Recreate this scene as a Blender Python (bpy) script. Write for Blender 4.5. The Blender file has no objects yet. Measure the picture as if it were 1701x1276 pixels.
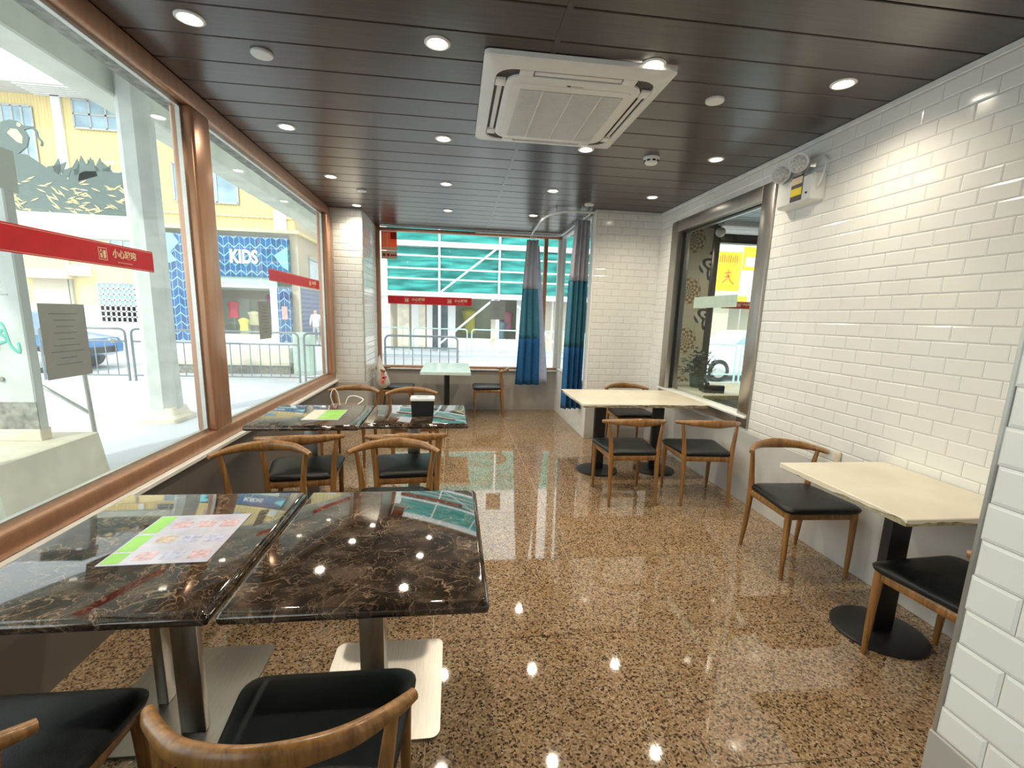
import bpy, bmesh, math, random
from mathutils import Vector, Matrix
S = bpy.context.scene
COL = S.collection
R = math.radians
rnd = random.Random(7)

# ------------------------------------------------------------------ camera
YAW, PITCH, ROLL, FPX = 0.124424, 0.183232, 0.030898, 781.93
PX0, PY0 = 849.65, 670.8
EYE = Vector((0, 0, 1.5))
_f = Vector((math.sin(YAW) * math.cos(PITCH), math.cos(YAW) * math.cos(PITCH), -math.sin(PITCH)))
_r = Vector((math.cos(YAW), -math.sin(YAW), 0))
_u = _r.cross(_f)
CR = math.cos(ROLL) * _r + math.sin(ROLL) * _u
CU = -math.sin(ROLL) * _r + math.cos(ROLL) * _u
cam = bpy.data.cameras.new('camera')
cam.sensor_fit = 'HORIZONTAL'; cam.sensor_width = 36
cam.lens = FPX / 1701 * 36
cam.shift_x = (850.5 - PX0) / 1701; cam.shift_y = (PY0 - 638) / 1701
cam.clip_start = 0.02; cam.clip_end = 300
camo = bpy.data.objects.new('camera', cam); COL.objects.link(camo)
camo.matrix_world = Matrix(((CR.x, CU.x, -_f.x, EYE.x), (CR.y, CU.y, -_f.y, EYE.y), (CR.z, CU.z, -_f.z, EYE.z), (0, 0, 0, 1)))
S.camera = camo

# ------------------------------------------------------------------ sky, sun, exposure
SKY, SUN, LAMP = 2.75, 2.2, 38.0
w = bpy.data.worlds.new('world'); S.world = w; w.use_nodes = True
nt = w.node_tree
bg = nt.nodes['Background']
bg.inputs[0].default_value = (0.93, 0.965, 1.0, 1); bg.inputs[1].default_value = SKY
sun = bpy.data.lights.new('sun', 'SUN'); sun.energy = SUN; sun.angle = R(2); sun.color = (1, .97, .9)
suno = bpy.data.objects.new('sun', sun); COL.objects.link(suno)
suno.rotation_euler = (R(46), 0, R(-24))
S.view_settings.view_transform = 'Standard'; S.view_settings.look = 'None'
S.view_settings.gamma = 1; S.view_settings.exposure = 0.12
S.view_settings.use_curve_mapping = False
S.cycles.caustics_reflective = False; S.cycles.caustics_refractive = False
S.cycles.max_bounces = 6; S.cycles.diffuse_bounces = 3; S.cycles.glossy_bounces = 3; S.cycles.transparent_max_bounces = 14
S.cycles.sample_clamp_indirect = 6.0


# ------------------------------------------------------------------ materials
def _nodes(name):
    m = bpy.data.materials.new(name); m.use_nodes = True
    t = m.node_tree; p = t.nodes['Principled BSDF']
    return m, t, p


def link(t, a, b): t.links.new(a, b)


def nd(t, typ, **kw):
    n = t.nodes.new(typ)
    for k, v in kw.items():
        if k.startswith('i_'):
            n.inputs[int(k[2:]) if k[2:].isdigit() else k[2:]].default_value = v
        else: setattr(n, k, v)
    return n


def ramp(t, stops, interp='LINEAR'):
    n = t.nodes.new('ShaderNodeValToRGB'); n.color_ramp.interpolation = interp
    e = n.color_ramp.elements
    while len(e) < len(stops): e.new(0.5)
    for q, (pos, c) in zip(e, stops):
        q.position = pos; q.color = (*c, 1) if len(c) == 3 else c
    return n


def coord(t, kind='Object', scale=None):
    if kind == 'World': o = t.nodes.new('ShaderNodeNewGeometry').outputs['Position']
    else: o = t.nodes.new('ShaderNodeTexCoord').outputs[kind]
    if scale:
        mp = nd(t, 'ShaderNodeMapping'); mp.inputs['Scale'].default_value = scale
        link(t, o, mp.inputs[0]); o = mp.outputs[0]
    return o


def M(name, col, rough=.5, metal=0., spec=.5, vary=.06, nscale=12., bump=0., bscale=60., coat=0., emit=0., alpha=1., stretch=None, space='World', transl=0.):
    m, t, p = _nodes(name)
    c = coord(t, space, stretch)
    n = nd(t, 'ShaderNodeTexNoise'); n.inputs['Scale'].default_value = nscale; n.inputs['Detail'].default_value = 4
    link(t, c, n.inputs['Vector'])
    lo = tuple(max(0, x * (1 - vary * 1.6)) for x in col); hi = tuple(min(1, x * (1 + vary * 1.6)) for x in col)
    r = ramp(t, [(.25, lo), (.75, hi)]); link(t, n.outputs['Fac'], r.inputs[0]); link(t, r.outputs[0], p.inputs['Base Color'])
    p.inputs['Roughness'].default_value = rough; p.inputs['Metallic'].default_value = metal
    p.inputs['Specular IOR Level'].default_value = spec; p.inputs['Coat Weight'].default_value = coat
    p.inputs['Coat Roughness'].default_value = .05
    if emit:
        p.inputs['Emission Color'].default_value = (*col, 1); p.inputs['Emission Strength'].default_value = emit
    if bump:
        b = nd(t, 'ShaderNodeBump'); b.inputs['Strength'].default_value = bump; b.inputs['Distance'].default_value = .01
        n2 = nd(t, 'ShaderNodeTexNoise'); n2.inputs['Scale'].default_value = bscale; link(t, c, n2.inputs['Vector'])
        link(t, n2.outputs['Fac'], b.inputs['Height']); link(t, b.outputs[0], p.inputs['Normal'])
    if alpha < 1: p.inputs['Alpha'].default_value = alpha
    if transl:
        tr = nd(t, 'ShaderNodeBsdfTranslucent'); link(t, r.outputs[0], tr.inputs[0])
        mx = nd(t, 'ShaderNodeMixShader'); mx.inputs[0].default_value = transl
        link(t, p.outputs[0], mx.inputs[1]); link(t, tr.outputs[0], mx.inputs[2])
        link(t, mx.outputs[0], t.nodes['Material Output'].inputs[0])
    return m


def glass(name, tint, veil=0.0, veilcol=(.8, .85, .8)):
    m, t, p = _nodes(name); t.nodes.remove(p)
    tr = nd(t, 'ShaderNodeBsdfTransparent'); tr.inputs[0].default_value = (*tint, 1)
    gl = nd(t, 'ShaderNodeBsdfGlossy'); gl.inputs['Roughness'].default_value = 0.0
    n = nd(t, 'ShaderNodeTexNoise'); n.inputs['Scale'].default_value = 1.3; link(t, coord(t, 'World'), n.inputs['Vector'])
    df = nd(t, 'ShaderNodeBsdfTranslucent'); df.inputs[0].default_value = (*veilcol, 1)  # translucent veil stands in for the interior reflected in the pane
    mu = nd(t, 'ShaderNodeMath', operation='MULTIPLY'); link(t, n.outputs['Fac'], mu.inputs[0]); mu.inputs[1].default_value = veil * 2
    mh = nd(t, 'ShaderNodeMixShader'); link(t, mu.outputs[0], mh.inputs[0]); link(t, tr.outputs[0], mh.inputs[1]); link(t, df.outputs[0], mh.inputs[2])
    fr = nd(t, 'ShaderNodeFresnel'); fr.inputs[0].default_value = 1.35
    gb = nd(t, 'ShaderNodeNewGeometry')   # reflect on the outer face only: the pane is one thin sheet
    fa = nd(t, 'ShaderNodeMath', operation='MULTIPLY'); link(t, fr.outputs[0], fa.inputs[0])
    iv = nd(t, 'ShaderNodeMath', operation='SUBTRACT'); iv.inputs[0].default_value = 1; link(t, gb.outputs['Backfacing'], iv.inputs[1]); link(t, iv.outputs[0], fa.inputs[1])
    mx = nd(t, 'ShaderNodeMixShader'); link(t, fa.outputs[0], mx.inputs[0]); link(t, mh.outputs[0], mx.inputs[1]); link(t, gl.outputs[0], mx.inputs[2])
    link(t, mx.outputs[0], t.nodes['Material Output'].inputs[0])
    return m


def granite():
    m, t, p = _nodes('speckled pink brown granite')
    c = coord(t, 'World')
    v = nd(t, 'ShaderNodeTexVoronoi'); v.inputs['Scale'].default_value = 135; link(t, c, v.inputs['Vector'])
    r = ramp(t, [(0, (.045, .030, .020)), (.14, (.075, .05, .032)), (.21, (.20, .133, .08)), (.5, (.30, .205, .125)), (.75, (.375, .265, .17)), (.92, (.43, .32, .225)), (1, (.5, .4, .29))])
    s = nd(t, 'ShaderNodeSeparateColor'); link(t, v.outputs['Color'], s.inputs[0]); link(t, s.outputs[0], r.inputs[0])
    n = nd(t, 'ShaderNodeTexNoise'); n.inputs['Scale'].default_value = 3.2; n.inputs['Detail'].default_value = 6; link(t, c, n.inputs['Vector'])
    r2 = ramp(t, [(.3, (.86, .78, .62)), (.5, (1, .98, .93)), (.72, (1.0, .9, .84))]); link(t, n.outputs['Fac'], r2.inputs[0])
    mx = nd(t, 'ShaderNodeMix', data_type='RGBA', blend_type='MULTIPLY'); mx.inputs[0].default_value = 1
    link(t, r.outputs[0], mx.inputs[6]); link(t, r2.outputs[0], mx.inputs[7]); link(t, mx.outputs[2], p.inputs['Base Color'])
    p.inputs['Roughness'].default_value = .035; p.inputs['Specular IOR Level'].default_value = 1.0
    return m


def emperador():
    m, t, p = _nodes('dark brown veined marble')
    c = coord(t, 'World', (1, 1, 1))
    n = nd(t, 'ShaderNodeTexNoise'); n.inputs['Scale'].default_value = 9; n.inputs['Detail'].default_value = 8; n.inputs['Distortion'].default_value = .5; link(t, c, n.inputs['Vector'])
    mixv = nd(t, 'ShaderNodeMix', data_type='RGBA'); mixv.inputs[0].default_value = .22; link(t, c, mixv.inputs[6]); link(t, n.outputs['Color'], mixv.inputs[7])
    base = ramp(t, [(.3, (.010, .007, .005)), (.48, (.024, .016, .011)), (.6, (.06, .042, .030)), (.75, (.11, .08, .058))]); link(t, n.outputs['Fac'], base.inputs[0])
    veins = None
    for sc, wd, col in ((9, .014, (.36, .26, .175)), (21, .022, (.22, .15, .10)), (48, .04, (.15, .10, .068))):
        v = nd(t, 'ShaderNodeTexVoronoi', feature='DISTANCE_TO_EDGE'); v.inputs['Scale'].default_value = sc; link(t, mixv.outputs[2], v.inputs['Vector'])
        rr = ramp(t, [(0, (1, 1, 1)), (wd, (.25, .25, .25)), (wd * 2.5, (0, 0, 0))]); link(t, v.outputs[0], rr.inputs[0])
        mk = nd(t, 'ShaderNodeTexNoise'); mk.inputs['Scale'].default_value = sc * .7; link(t, c, mk.inputs['Vector'])
        rk = ramp(t, [(.42, (0, 0, 0)), (.62, (1, 1, 1))]); link(t, mk.outputs['Fac'], rk.inputs[0])
        mu = nd(t, 'ShaderNodeMath', operation='MULTIPLY'); link(t, rr.outputs[0], mu.inputs[0]); link(t, rk.outputs[0], mu.inputs[1])
        mm = nd(t, 'ShaderNodeMix', data_type='RGBA'); link(t, mu.outputs[0], mm.inputs[0])
        link(t, (veins or base.outputs[0]), mm.inputs[6]); mm.inputs[7].default_value = (*col, 1); veins = mm.outputs[2]
    link(t, veins, p.inputs['Base Color'])
    p.inputs['Roughness'].default_value = .04; p.inputs['Specular IOR Level'].default_value = 1.0
    return m


def wood(name, a, b, rough=.35, scale=(60, 60, 4)):
    m, t, p = _nodes(name)
    c = coord(t, 'Object', scale)
    n = nd(t, 'ShaderNodeTexNoise'); n.inputs['Scale'].default_value = 1.0; n.inputs['Detail'].default_value = 6; n.inputs['Distortion'].default_value = .8; link(t, c, n.inputs['Vector'])
    r = ramp(t, [(.3, a), (.7, b)]); link(t, n.outputs['Fac'], r.inputs[0]); link(t, r.outputs[0], p.inputs['Base Color'])
    p.inputs['Roughness'].default_value = rough; p.inputs['Coat Weight'].default_value = .25; p.inputs['Coat Roughness'].default_value = .15
    return m


def mth(t, op, a, b=None, c=None):
    n = nd(t, 'ShaderNodeMath', operation=op)
    for i, v in enumerate((a, b, c)):
        if v is None: continue
        if isinstance(v, (int, float)): n.inputs[i].default_value = v
        else: link(t, v, n.inputs[i])
    return n.outputs[0]


def chevron(name, colA, colB, line, P=.34, Q=.34, slope=.9, lw=.16):
    m, t, p = _nodes(name)
    s = nd(t, 'ShaderNodeSeparateXYZ'); link(t, coord(t, 'World'), s.inputs[0])
    x = mth(t, 'ADD', s.outputs[0], s.outputs[1]); z = s.outputs[2]
    fx = mth(t, 'FRACT', mth(t, 'DIVIDE', x, P))
    tri = mth(t, 'ABSOLUTE', mth(t, 'SUBTRACT', fx, .5))
    zz = mth(t, 'DIVIDE', mth(t, 'ADD', z, mth(t, 'MULTIPLY', tri, P * slope)), Q)
    l1 = mth(t, 'LESS_THAN', mth(t, 'FRACT', zz), lw)
    l2 = mth(t, 'LESS_THAN', mth(t, 'FRACT', mth(t, 'ADD', mth(t, 'DIVIDE', x, P / 2), lw / 4)), lw / 1.6)
    l = mth(t, 'MAXIMUM', l1, l2)
    n = nd(t, 'ShaderNodeTexWhiteNoise', noise_dimensions='2D')
    cb = nd(t, 'ShaderNodeCombineXYZ'); link(t, mth(t, 'FLOOR', mth(t, 'DIVIDE', x, P / 2)), cb.inputs[0]); link(t, mth(t, 'FLOOR', zz), cb.inputs[1]); link(t, cb.outputs[0], n.inputs['Vector'])
    mx = nd(t, 'ShaderNodeMix', data_type='RGBA'); link(t, n.outputs['Value'], mx.inputs[0]); mx.inputs[6].default_value = (*colA, 1); mx.inputs[7].default_value = (*colB, 1)
    m2 = nd(t, 'ShaderNodeMix', data_type='RGBA'); link(t, l, m2.inputs[0]); link(t, mx.outputs[2], m2.inputs[6]); m2.inputs[7].default_value = (*line, 1)
    link(t, m2.outputs[2], p.inputs['Base Color']); p.inputs['Roughness'].default_value = .5
    return m


def azulejo():
    """printed Portuguese tile: ochre medallions and black-white scrolls on cream"""
    m, t, p = _nodes('printed scroll pattern tile')
    s = nd(t, 'ShaderNodeSeparateXYZ'); link(t, coord(t, 'World'), s.inputs[0])
    P = .68
    u = mth(t, 'SUBTRACT', mth(t, 'FRACT', mth(t, 'DIVIDE', mth(t, 'SUBTRACT', s.outputs[0], 3.22 - .34), P)), .5)
    v = mth(t, 'SUBTRACT', mth(t, 'FRACT', mth(t, 'DIVIDE', mth(t, 'SUBTRACT', s.outputs[2], 1.24 - .34), P)), .5)

    def radial(ou, ov):
        a = mth(t, 'ADD', u, ou); b = mth(t, 'ADD', v, ov)
        a = mth(t, 'SUBTRACT', mth(t, 'FRACT', mth(t, 'ADD', a, .5)), .5); b = mth(t, 'SUBTRACT', mth(t, 'FRACT', mth(t, 'ADD', b, .5)), .5)
        r = mth(t, 'SQRT', mth(t, 'ADD', mth(t, 'MULTIPLY', a, a), mth(t, 'MULTIPLY', b, b)))
        th = mth(t, 'ARCTAN2', b, a)
        return r, th
    r1, t1 = radial(0, 0)
    gold = mth(t, 'MULTIPLY', mth(t, 'GREATER_THAN', mth(t, 'MULTIPLY', mth(t, 'SINE', mth(t, 'MULTIPLY', t1, 8)), mth(t, 'SINE', mth(t, 'MULTIPLY', r1, 62))), .0), mth(t, 'LESS_THAN', r1, .26))
    r2, t2 = radial(.5, .5)
    petal = mth(t, 'ADD', .22, mth(t, 'MULTIPLY', .12, mth(t, 'ABSOLUTE', mth(t, 'COSINE', mth(t, 'MULTIPLY', t2, 2)))))
    swirl = mth(t, 'SINE', mth(t, 'ADD', mth(t, 'MULTIPLY', r2, 40), mth(t, 'MULTIPLY', mth(t, 'SINE', mth(t, 'MULTIPLY', t2, 4)), 2.4)))
    inn = mth(t, 'LESS_THAN', r2, petal)
    blk = mth(t, 'MULTIPLY', inn, mth(t, 'GREATER_THAN', swirl, .15))
    wht = mth(t, 'MULTIPLY', inn, mth(t, 'LESS_THAN', swirl, -.35))
    cur = (.60, .55, .40, 1); o = None
    for fac, col in ((gold, (.26, .13, .015, 1)), (wht, (.70, .70, .70, 1)), (blk, (.02, .02, .02, 1))):
        mx = nd(t, 'ShaderNodeMix', data_type='RGBA'); link(t, fac, mx.inputs[0])
        if o is None: mx.inputs[6].default_value = cur
        else: link(t, o, mx.inputs[6])
        mx.inputs[7].default_value = col; o = mx.outputs[2]
    link(t, o, p.inputs['Base Color']); p.inputs['Roughness'].default_value = .25
    return m


K = {}
K['ceil'] = M('dark brown ceiling strip', (.042, .026, .020), .30, vary=.3, nscale=3, stretch=(1, 30, 30), spec=.8, coat=.06)
K['gap'] = M('black ceiling gap', (.008, .007, .006), .8)
K['granite'] = granite(); K['joint'] = M('cream floor joint', (.62, .5, .3), .5)
K['marble'] = emperador()
K['tile'] = M('white glazed tile', (.80, .79, .75), .13, vary=.03, nscale=2, spec=.5)
K['grout'] = M('pale grout', (.76, .75, .71), .7)
K['plaster'] = M('light grey plaster', (.55, .54, .52), .35, vary=.05, nscale=3)
K['plaster2'] = M('warm grey plaster', (.42, .39, .36), .55, vary=.06, nscale=3)
K['plaster3'] = M('dark taupe plaster', (.15, .135, .12), .5, vary=.06, nscale=3)
K['white'] = M('white paint', (.82, .82, .80), .4)
K['whiteplastic'] = M('white plastic', (.80, .80, .77), .35, vary=.02)
K['greyplastic'] = M('grey plastic', (.42, .42, .40), .45)
K['lensgrey'] = M('frosted lamp lens', (.62, .60, .56), .25, vary=.3, nscale=60)
K['slot'] = M('dark air slot', (.06, .055, .05), .6)
K['bronze'] = M('copper brown aluminium', (.50, .27, .165), .3, metal=.5, vary=.08, stretch=(3, 3, .3))
K['alu'] = M('silver aluminium', (.55, .54, .50), .3, metal=.8)
K['steel'] = M('brushed steel', (.46, .44, .41), .30, metal=1.0, vary=.06, nscale=4, stretch=(40, 2, 2))
K['darksteel'] = M('dark bronze steel', (.12, .105, .09), .25, metal=.9)
K['black'] = M('black powder coat', (.010, .010, .012), .4)
K['rubber'] = M('black rubber', (.014, .014, .014), .5)
K['oak'] = wood('honey oak', (.16, .068, .017), (.37, .18, .052))
K['oakpale'] = wood('pale oak edge', (.42, .27, .13), (.56, .39, .2))
K['leather'] = M('black leatherette', (.0065, .0085, .0095), .36, vary=.3, nscale=30, bump=.12, bscale=400, spec=.32)
K['cream'] = M('cream stone top', (.72, .66, .54), .3, vary=.06, nscale=4)
K['chip'] = M('rough stone edge', (.38, .33, .2), .8, vary=.3, nscale=40, bump=.4, bscale=60)
K['mint'] = M('pale mint laminate', (.62, .76, .70), .15)
K['glass'] = glass('window glass', (.93, .97, .955), .012)
K['glassveil'] = glass('veiled window glass', (.92, .965, .95), .045, (.82, .88, .84))  # stronger veil: reflected room light mixed into the glass colour
K['curt1'] = M('grey curtain cloth', (.58, .58, .63), .85, vary=.05, nscale=8, transl=.35)
K['curt2'] = M('teal curtain cloth', (.07, .25, .35), .85, vary=.1, nscale=40, transl=.25)
K['curt3'] = M('deep blue curtain cloth', (.025, .15, .36), .85, vary=.1, nscale=40, transl=.25)
K['curtw'] = M('pale curtain lining', (.55, .60, .75), .85, transl=.3)
K['red'] = M('red film', (.66, .02, .035), .35, vary=.05, transl=.35)
K['redlight'] = M('pale red print', (.75, .32, .28), .5)
K['goldtxt'] = M('cream lettering', (.80, .62, .42), .5)
K['paper'] = M('grey backlit paper', (.42, .44, .43), .8, vary=.04, transl=.4)
K['paperline'] = M('grey print line', (.22, .23, .23), .8)
K['yellow'] = M('yellow sign face', (.95, .72, .0), .4)
K['redink'] = M('red ink', (.70, .16, .02), .5)
K['lamp'] = M('lit downlight lens', (1, .93, .78), .4, emit=40)
K['teal'] = M('teal scaffold net', (.085, .54, .50), .7, vary=.18, nscale=2.5, stretch=(.5, 1, 3), transl=.5)
K['scaf'] = M('white scaffold tube', (.80, .78, .78), .5)
K['pave'] = M('pale paving', (.56, .57, .62), .75, vary=.05, nscale=1.5)
K['road'] = M('pale concrete road', (.52, .52, .53), .8, vary=.05, nscale=1)
K['concrete'] = M('grey green concrete', (.62, .64, .53), .8, vary=.1, nscale=2)
K['concretew'] = M('whitewashed concrete', (.60, .62, .58), .8, vary=.08, nscale=5)
K['creamcon'] = M('cream stained plaster', (.74, .66, .52), .85, vary=.1, nscale=4)
K['stain'] = M('dark weather stain', (.25, .24, .20), .9, vary=.4, nscale=20)
K['chev'] = chevron('blue chevron print', (.0, .04, .16), (.0, .085, .27), (.22, .44, .52), P=.46, Q=.40, lw=.13)
K['chev2'] = chevron('navy chevron print', (.05, .08, .26), (.08, .13, .34), (.36, .44, .62), P=.2, Q=.22)
K['cyan'] = M('cyan print', (.25, .72, .72), .5)
K['yellowwall'] = None
m, t, p = _nodes('yellow corrugated cladding')
s_ = nd(t, 'ShaderNodeSeparateXYZ'); link(t, coord(t, 'World'), s_.inputs[0])
wv = mth(t, 'SINE', mth(t, 'MULTIPLY', mth(t, 'ADD', s_.outputs[0], s_.outputs[1]), 26.0))
b_ = nd(t, 'ShaderNodeBump'); b_.inputs['Strength'].default_value = .6; b_.inputs['Distance'].default_value = .05
link(t, wv, b_.inputs['Height']); link(t, b_.outputs[0], p.inputs['Normal'])
n_ = nd(t, 'ShaderNodeTexNoise'); n_.inputs['Scale'].default_value = .5; r_ = ramp(t, [(.3, (.78, .58, .22)), (.7, (.84, .66, .30))]); link(t, n_.outputs['Fac'], r_.inputs[0]); link(t, r_.outputs[0], p.inputs['Base Color'])
p.inputs['Roughness'].default_value = .6; K['yellowwall'] = m
K['ywall'] = M('pale yellow render', (.82, .66, .32), .8, vary=.05, nscale=.7)
K['beige'] = M('beige render', (.62, .55, .42), .8, vary=.05, nscale=.6)
K['whitewall'] = M('white render', (.80, .78, .76), .8, vary=.04, nscale=.8)
K['roof'] = M('grey roof board', (.55, .54, .52), .8)
K['pane'] = M('blue grey far glazing', (.30, .42, .50), .15, vary=.25, nscale=1.2)
K['glassblock'] = M('green glass block', (.28, .55, .45), .2, vary=.2, nscale=8)
K['darkglass'] = M('dark shop glazing', (.10, .13, .14), .2, vary=.3, nscale=2)
K['metalgreen'] = M('dark green cut metal', (.10, .135, .12), .6)
K['railgrey'] = M('grey painted rail', (.20, .22, .23), .5)
K['railmint'] = M('mint painted rail', (.42, .60, .55), .5)
K['carwhite'] = M('white car paint', (.78, .79, .82), .2, coat=.5)
K['carblue'] = M('blue car paint', (.04, .20, .52), .2, coat=.5)
K['leaf'] = M('dark leaf', (.022, .05, .02), .45, vary=.4, nscale=30, transl=.2)
K['pot'] = M('dark green pot', (.05, .09, .06), .4)
K['azul'] = azulejo()
K['skin'] = M('skin', (.6, .4, .3), .6)
K['pink'] = M('pink cloth', (.75, .25, .35), .8)
K['purple'] = M('purple cloth', (.25, .03, .16), .8)
K['gold'] = M('gold ornament', (.55, .42, .10), .4, metal=.4)
K['redcloth'] = M('red cloth', (.75, .05, .10), .7)
K['yellowcloth'] = M('yellow cloth', (.85, .70, .08), .7)
K['orange'] = M('orange print', (.92, .28, .14), .6, transl=.6)
K['menugreen'] = M('green menu print', (.30, .65, .12), .25)
K['menu'] = M('laminated menu sheet', (.50, .50, .60), .12, vary=.12, nscale=14)  # pale lilac tint imitates the reflection washing over the laminate
K['menupink'] = M('washed pink menu print', (.60, .42, .46), .2, vary=.2, nscale=60)  # these prints are paled too, with the reflected sky put into their colour
K['menublue'] = M('washed lilac menu print', (.46, .48, .64), .2, vary=.2, nscale=60)
K['menutan'] = M('washed tan menu print', (.55, .45, .36), .2, vary=.25, nscale=60)
K['cabgreen'] = M('pale green cabinet', (.45, .58, .50), .5)
K['paperbag'] = M('kraft pink paper', (.52, .38, .32), .8)
K['plasticbag'] = M('white carrier bag', (.72, .68, .60), .5, vary=.05, nscale=20, bump=.5, bscale=25, transl=.2)
K['tealtile'] = M('teal printed board', (.10, .50, .40), .4, vary=.15, nscale=6)


# ------------------------------------------------------------------ mesh helpers
class B:
    def __init__(s): s.bm = bmesh.new()

    def box(s, x0, x1, y0, y1, z0, z1, bev=0, seg=2):
        vs = [s.bm.verts.new((x, y, z)) for x in (x0, x1) for y in (y0, y1) for z in (z0, z1)]
        fs = [s.bm.faces.new([vs[i] for i in q]) for q in ((0, 1, 3, 2), (4, 6, 7, 5), (0, 4, 5, 1), (2, 3, 7, 6), (0, 2, 6, 4), (1, 5, 7, 3))]
        if bev:
            ed = list({e for f in fs for e in f.edges})
            bmesh.ops.bevel(s.bm, geom=ed, offset=bev, segments=seg, affect='EDGES', profile=.5)
        return s

    def rings(s, rings, cap0=True, cap1=True, closed=True):
        R_ = [[s.bm.verts.new(v) for v in r] for r in rings]
        n = len(R_[0])
        for a, b in zip(R_, R_[1:]):
            for i in range(n if closed else n - 1):
                j = (i + 1) % n
                s.bm.faces.new((a[i], a[j], b[j], b[i]))
        if cap0: s.bm.faces.new(R_[0][::-1])
        if cap1: s.bm.faces.new(R_[-1])
        return s

    def tube(s, pts, r, n=8, up=None):
        pts = [Vector(p) for p in pts]
        if not isinstance(r, (list, tuple)): r = [r] * len(pts)
        rings = []
        ref = Vector(up) if up else None
        for i, p in enumerate(pts):
            d = (pts[min(i + 1, len(pts) - 1)] - pts[max(i - 1, 0)]).normalized()
            if ref is None or abs(d.dot(ref)) > .98:
                ref = Vector((0, 0, 1)) if abs(d.z) < .9 else Vector((1, 0, 0))
            a = d.cross(ref).normalized(); b = a.cross(d).normalized()
            if not up: ref = b
            ra, rb = r[i] if isinstance(r[i], (tuple, list)) else (r[i], r[i])
            rings.append([p + a * ra * math.cos(2 * math.pi * k / n) + b * rb * math.sin(2 * math.pi * k / n) for k in range(n)])
        return s.rings(rings)

    def lathe(s, prof, cx=0, cy=0, n=24, cap0=True, cap1=True):
        return s.rings([[(cx + r * math.cos(2 * math.pi * k / n), cy + r * math.sin(2 * math.pi * k / n), z) for k in range(n)] for r, z in prof], cap0, cap1)

    def prism(s, poly, axis, a0, a1):
        def q(u, v, a): return {'x': (a, u, v), 'y': (u, a, v), 'z': (u, v, a)}[axis]
        return s.rings([[q(u, v, a) for u, v in poly] for a in (a0, a1)])

    def grid(s, f, nu, nv):
        g = [[s.bm.verts.new(f(i / nu, j / nv)) for j in range(nv + 1)] for i in range(nu + 1)]
        for i in range(nu):
            for j in range(nv): s.bm.faces.new((g[i][j], g[i + 1][j], g[i + 1][j + 1], g[i][j + 1]))
        return s

    def face(s, pts):
        s.bm.faces.new([s.bm.verts.new(p) for p in pts]); return s

    def mesh(s, name, mt, smooth=40):
        bmesh.ops.recalc_face_normals(s.bm, faces=s.bm.faces)
        me = bpy.data.meshes.new(name); s.bm.to_mesh(me); s.bm.free()
        if mt: me.materials.append(mt)
        if smooth:
            me.shade_smooth(); me.set_sharp_from_angle(angle=R(smooth))
        return me

    def obj(s, name, mt, parent=None, smooth=40, loc=None, rot=None, **tags):
        return new(name, s.mesh(name, mt, smooth), parent, loc, rot, **tags)


def new(name, data, parent=None, loc=None, rot=None, **tags):
    o = bpy.data.objects.new(name, data); COL.objects.link(o)
    if parent: o.parent = parent
    if loc: o.location = loc
    if rot: o.rotation_euler = rot
    for k, v in tags.items():
        if v is not None: o[k] = v
    return o


def thing(name, label, cat, loc=(0, 0, 0), rz=0, group=None, kind=None):
    return new(name, None, None, loc, (0, 0, rz), label=label, category=cat, group=group, kind=kind)


def copy_tree(o, parent=None):
    c = o.copy(); COL.objects.link(c); c.parent = parent
    for ch in list(o.children): copy_tree(ch, c)
    return c


def text(s, size, mt, name, parent=None, loc=(0, 0, 0), rot=(0, 0, 0), ext=.002, bold=0., sx=1., align='CENTER', **tags):
    cu = bpy.data.curves.new(name, 'FONT'); cu.body = s; cu.size = size; cu.extrude = ext; cu.offset = bold
    cu.align_x = align; cu.align_y = 'CENTER'; cu.resolution_u = 3
    o = bpy.data.objects.new(name, cu); COL.objects.link(o)
    dg = bpy.context.evaluated_depsgraph_get()
    me = bpy.data.meshes.new_from_object(o.evaluated_get(dg)); bpy.data.objects.remove(o)
    me.materials.clear(); me.materials.append(mt)
    ob = new(name, me, parent, loc, rot, **tags); ob.scale = (sx, 1, 1)
    return ob


def arc(cx, cy, r, a0, a1, n): return [(cx + r * math.cos(R(a0 + (a1 - a0) * i / n)), cy + r * math.sin(R(a0 + (a1 - a0) * i / n))) for i in range(n + 1)]


def rrect(x0, x1, y0, y1, r, n=5):
    return arc(x1 - r, y1 - r, r, 0, 90, n) + arc(x0 + r, y1 - r, r, 90, 180, n) + arc(x0 + r, y0 + r, r, 180, 270, n) + arc(x1 - r, y0 + r, r, 270, 360, n)


def proj(p):
    d = Vector(p) - EYE
    z = d.dot(_f)
    if z < .05: return None
    return (PX0 + FPX * d.dot(CR) / z, PY0 - FPX * d.dot(CU) / z, z)


def seen(p, pad=40):
    q = proj(p)
    return q is not None and -pad < q[0] < 1701 + pad and -pad < q[1] < 1276 + pad


# ------------------------------------------------------------------ room
ZC, XR, XL, YB = 2.763, 2.4615, -1.56, 7.5
YP, XP = 6.42, -1.17          # left tiled pier: front face, side face
YT, XT = 5.69, 1.65           # right tiled face at the far end, and the side wall of the bay
YV_ = 6.36
YN, XN = .795, 1.10           # tiled block close on the right


def struct(name, label, bm, mt, smooth=0):
    return bm.obj(name, mt, None, smooth, label=label, kind='structure')


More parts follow.
